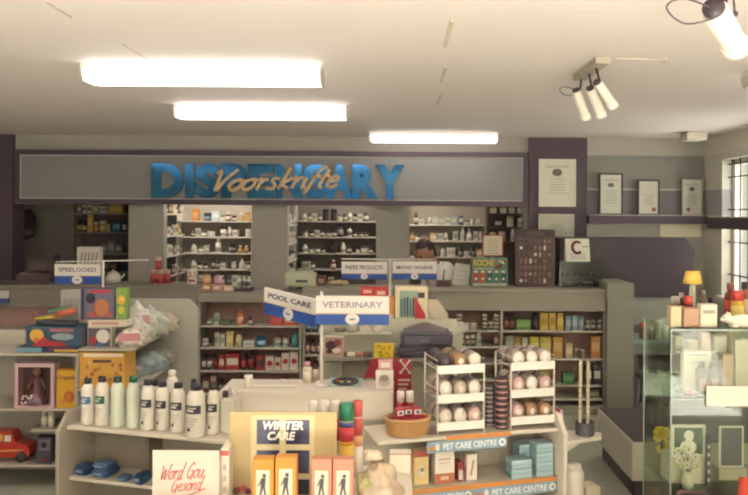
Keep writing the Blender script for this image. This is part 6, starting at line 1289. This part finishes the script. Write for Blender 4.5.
V_, E_, R_2 = [], [], []
def chain(pts, radii, start=None):
    prev = start
    for p, r in zip(pts, radii):
        V_.append(p); R_2.append(r)
        if prev is not None: E_.append((prev, len(V_) - 1))
        prev = len(V_) - 1
    return prev
chain([hip], [.14]); top = chain([hip.lerp(chest, .5), chest, chest.lerp(neck, .65), neck], [.135, .15, .12, .055], 0); ch = 3
hd = chain([neck.lerp(headc, .55)], [.052], top)
arms = []
for s in (1, -1):
    sh = neck + sd * s * .19 - Vector((0, 0, .07)) - f * -.0; el = sh + f * .1 + sd * s * .05 + Vector((0, 0, -.26)); wr = el + f * .22 - sd * s * .06 + Vector((0, 0, .03))
    e = chain([neck + sd * s * .1 - Vector((0, 0, .05)), sh, el, wr, wr + f * .06], [.07, .06, .045, .03, .032], ch)
    arms.append((sh, el, wr, e, s))
    base = V_[e]
    for k in range(4):
        o_ = sd * s * (-.027 + .018 * k); a = base + o_; L_ = (.068, .078, .074, .058)[k]
        chain([a + f * .02, a + f * (.02 + L_ * .5), a + f * (.02 + L_ * .85) + Vector((0, 0, -.02))], [.0095, .0088, .008], e)
    chain([base - f * .03 - sd * s * .035, base + f * .005 - sd * s * .055, base + f * .035 - sd * s * .055 + Vector((0, 0, -.01))], [.0115, .01, .0088], e)
for s in (1, -1):
    h0 = hip + sd * s * .09; kn = h0 + f * .42 + sd * s * .03; an = kn + Vector((.03, .02, -.47)); to = an + f * .16 + Vector((0, 0, -.04))
    chain([h0, kn, an, to], [.095, .065, .042, .035], 0)
body = skin('body', V_, E_, R_2, skinm)
mb = mesh_to_mb(body, skinm)
# head: skull, jaw, nose, ears, brow; tilted down and turned to the desk
bm = bmesh.new(); bmesh.ops.create_uvsphere(bm, u_segments=24, v_segments=18, radius=1)
for v in bm.verts:
    x, y, z = v.co; fx_ = max(0, x)
    sx = .098 - .006 * (z < 0); v.co = Vector((x * .1 + (.012 * fx_ if z < 0 else 0), y * (.076 if z > -.2 else .076 - .028 * min(1, (-z - .2) / .8)), z * .118))
def hball(c_, r, sq):
    b2 = bmesh.new(); bmesh.ops.create_uvsphere(b2, u_segments=12, v_segments=8, radius=1)
    for v in b2.verts: v.co = Vector(c_) + Vector((v.co.x * r * sq[0], v.co.y * r * sq[1], v.co.z * r * sq[2]))
    me_ = bpy.data.meshes.new('t'); b2.to_mesh(me_); b2.free(); bm.from_mesh(me_); bpy.data.meshes.remove(me_)
hball((.106, 0, -.012), .016, (1.0, .8, 1.3)); hball((.098, 0, .012), .011, (.9, .8, 2.0)); hball((.088, 0, -.086), .026, (.9, 1, .7)); hball((.086, 0, .03), .02, (.7, 2.6, .6)); hball((.094, 0, -.055), .012, (.7, 1.8, .7))
for s in (1, -1): hball((-.005, s * .078, -.008), .022, (.8, .35, 1.3))
fd = (f * .62 + Vector((-.0, -.6, 0)) + Vector((0, 0, -.45))).normalized(); up = Vector((0, 0, 1)); sy = up.cross(fd).normalized(); uz = fd.cross(sy).normalized()
HM = Matrix.Translation(headc) @ Matrix.Scale(1.14, 4) @ Matrix.Translation(-headc) @ Matrix((( fd.x, sy.x, uz.x, headc.x), (fd.y, sy.y, uz.y, headc.y), (fd.z, sy.z, uz.z, headc.z), (0, 0, 0, 1)))
for v in bm.verts: v.co = HM @ v.co
mb.addbm(bm, skinm, True)
person = mb.build('person'); tag(person, 'dark-haired person in a white coat bent over a desk behind the counter', 'person')
rm = person.modifiers.new('Remesh', 'REMESH'); rm.mode = 'VOXEL'; rm.voxel_size = .005; rm.use_smooth_shade = True
dg = bpy.context.evaluated_depsgraph_get(); dg.update(); m2 = bpy.data.meshes.new_from_object(person.evaluated_get(dg)); person.modifiers.clear(); person.data = m2
m2.materials.clear(); m2.materials.append(skinm); m2.polygons.foreach_set('material_index', [0] * len(m2.polygons))
# hair: a cap over the skull with a thin crown
bm = bmesh.new(); bmesh.ops.create_uvsphere(bm, u_segments=24, v_segments=18, radius=1)
for v in bm.verts: v.co = Vector((v.co.x * .104 - .008, v.co.y * .082, v.co.z * .123 + .004))
kill = [v for v in bm.verts if (v.co.z < -.045) or (v.co.x > .02 and v.co.z < .075) or (v.co.x > -.015 and v.co.z < .03)]
bmesh.ops.delete(bm, geom=kill, context='VERTS'); bmesh.ops.solidify(bm, geom=bm.faces[:], thickness=-.006)
for v in bm.verts: v.co = HM @ v.co
MB().addbm(bm, M('#3a2f30', .5), True).build('hair', person)
bm = bmesh.new(); bmesh.ops.create_uvsphere(bm, u_segments=14, v_segments=10, radius=1)
for v in bm.verts: v.co = HM @ Vector((v.co.x * .045 - .03, v.co.y * .04, v.co.z * .012 + .121))
MB().addbm(bm, M('#7d6458', .5), True).build('thin_crown', person)
ey = MB()
for s in (1, -1): ey.ball(HM @ Vector((.088, s * .03, .012)), .008, M('#2f2628'), 8); ey.tube([HM @ Vector((.1, s * .014, .034)), HM @ Vector((.094, s * .045, .034))], .004, M('#3a2f30'), 6)
ey.tube([HM @ Vector((.101, -.02, -.056)), HM @ Vector((.103, 0, -.058)), HM @ Vector((.101, .02, -.056))], .0035, M('#7a4a44'), 6); ey.build('face', person)
# white coat, trousers, shoes follow the body
V2, E2, R3 = [hip, hip.lerp(chest, .5), chest, chest.lerp(neck, .65), neck.lerp(headc, .22) + Vector((.02, 0, .01))], [(0, 1), (1, 2), (2, 3), (3, 4)], [.17, .18, .2, .2, .11]
for sh, el, wr, e, s in arms:
    b = len(V2); V2 += [neck + sd * s * .1 - Vector((0, 0, .05)), sh, el, el.lerp(wr, .85)]; R3 += [.11, .1, .075, .055]; E2 += [(3, b), (b, b + 1), (b + 1, b + 2), (b + 2, b + 3)]
for s in (1, -1): b = len(V2); V2 += [hip + sd * s * .09 + f * .03, hip + sd * s * .1 + f * .24]; R3 += [.12, .1]; E2 += [(0, b), (b, b + 1)]
mesh_to_mb(skin('coat', V2, E2, R3, None, sub=2), M('#dcd8ca', .7)).build('white_coat', person)
co = MB(); n1, n2 = neck.lerp(headc, .3) + Vector((.02, 0, .012)), neck - Vector((0, 0, .0))
co.tube([n1 + sd * .062 - f * .02, n1 - f * .07, n1 - sd * .062 - f * .02, n2 + f * .06 - sd * .03, n2 + f * .075], .012, M('#e2decf', .7), 8, 4).tube([n1 + sd * .062 - f * .02, n2 + f * .06 + sd * .03, n2 + f * .075], .012, M('#e2decf', .7), 8, 4); co.build('collar', person)
V2, E2, R3 = [hip - f * .02], [], [.13]
for s in (1, -1):
    h0 = hip + sd * s * .09; kn = h0 + f * .42 + sd * s * .03; an = kn + Vector((.03, .02, -.44)); b = len(V2); V2 += [h0, kn, an]; R3 += [.112, .082, .06]; E2 += [(0, b), (b, b + 1), (b + 1, b + 2)]
mesh_to_mb(skin('trousers', V2, E2, R3, None, sub=1), M('#55505a', .8)).build('trousers', person)
sh_ = MB()
for s in (1, -1):
    kn = hip + sd * s * .12 + f * .42; an = kn + Vector((.03, .02, -.5)); sh_.ball((an.x + f.x * .07, an.y + f.y * .07, .045), .05, M('#3a3236', .4), 12, (1.9, 1.2, .9))
sh_.build('shoes', person)
t = thing('stool', 'stool under the person in a white coat behind the counter', 'stool', (hip.x + .02, hip.y + .02, 0))
MB().lathe([(0, .36), (.17, .36), (.18, .375), (.17, .395), (0, .4)], M('#4a4044', .5), 18).build('seat', t)
for k in range(4): a = PI / 4 + k * PI / 2; MB().tube([(.1 * math.cos(a), .1 * math.sin(a), .3595), (.16 * math.cos(a), .16 * math.sin(a), 0)], .012, M('#8a8684', .3), 8).build('leg', t)
t = thing('work_desk', 'plain work desk behind the counter in front of the person in a white coat', 'desk', (.18, 7.62, 0))
B(-.28, .16, -.29, .3, .74, .765, M('#9a8c7a', .5)).build('desktop', t)
for x in (-.26, .12):
    for y in (-.28, .25): B(x, x + .03, y, y + .04, 0, .7395, M('#6a625c')).build('leg', t)

# ================================================================== daylight, camera, view
w = bpy.data.worlds.new('daylight'); sc.world = w; w.use_nodes = True
w.node_tree.nodes['Background'].inputs[0].default_value = lin('#fff8f0') + [1]; w.node_tree.nodes['Background'].inputs[1].default_value = WORLD
def area(name, loc, rot, sx, sy, power, col):
    l = bpy.data.lights.new(name, 'AREA'); l.shape = 'RECTANGLE'; l.size, l.size_y = sx, sy; l.energy = power; l.color = col
    o = bpy.data.objects.new(name, l); C.objects.link(o); o.location = loc; o.rotation_euler = rot; return o
area('shopfront_daylight', (.4, -3.25, 1.4), (math.radians(90 + TILT), 0, 0), 4.6, 2.0, DAY, (1, .97, .95))
area('window_daylight', (XR + .5, 6.55, 1.7), (0, math.radians(90), 0), 1.1, 1.5, WIN, (1, .97, .93))
sl = bpy.data.lights.new('low_sun', 'SUN'); sl.energy = SUN; sl.angle = .01; sl.color = (1, .96, .98)
so = bpy.data.objects.new('low_sun', sl); C.objects.link(so); so.location = (0, -8, 6); so.rotation_euler = (math.radians(90 - SUNEL), 0, math.radians(SUNAZ))
cam = bpy.data.cameras.new('camera'); co = bpy.data.objects.new('camera', cam); C.objects.link(co)
cam.sensor_width = 36; cam.lens = 36 * F / 748; cam.shift_x = -(CX - 374) / 748; cam.shift_y = (CY - 247.5) / 748; cam.clip_start = .05
co.location = (0, 0, EYE); co.rotation_euler = (PI / 2, -TH, 0); sc.camera = co
sc.view_settings.view_transform = 'Standard'; sc.view_settings.look = 'None'; sc.view_settings.gamma = 1; sc.view_settings.use_curve_mapping = False; sc.view_settings.exposure = EXPO
sc.cycles.filter_width = 2.2; sc.cycles.use_denoising = True; sc.cycles.max_bounces = 10; sc.cycles.transparent_max_bounces = 16; sc.cycles.caustics_reflective = False; sc.cycles.caustics_refractive = False; sc.cycles.sample_clamp_indirect = 30
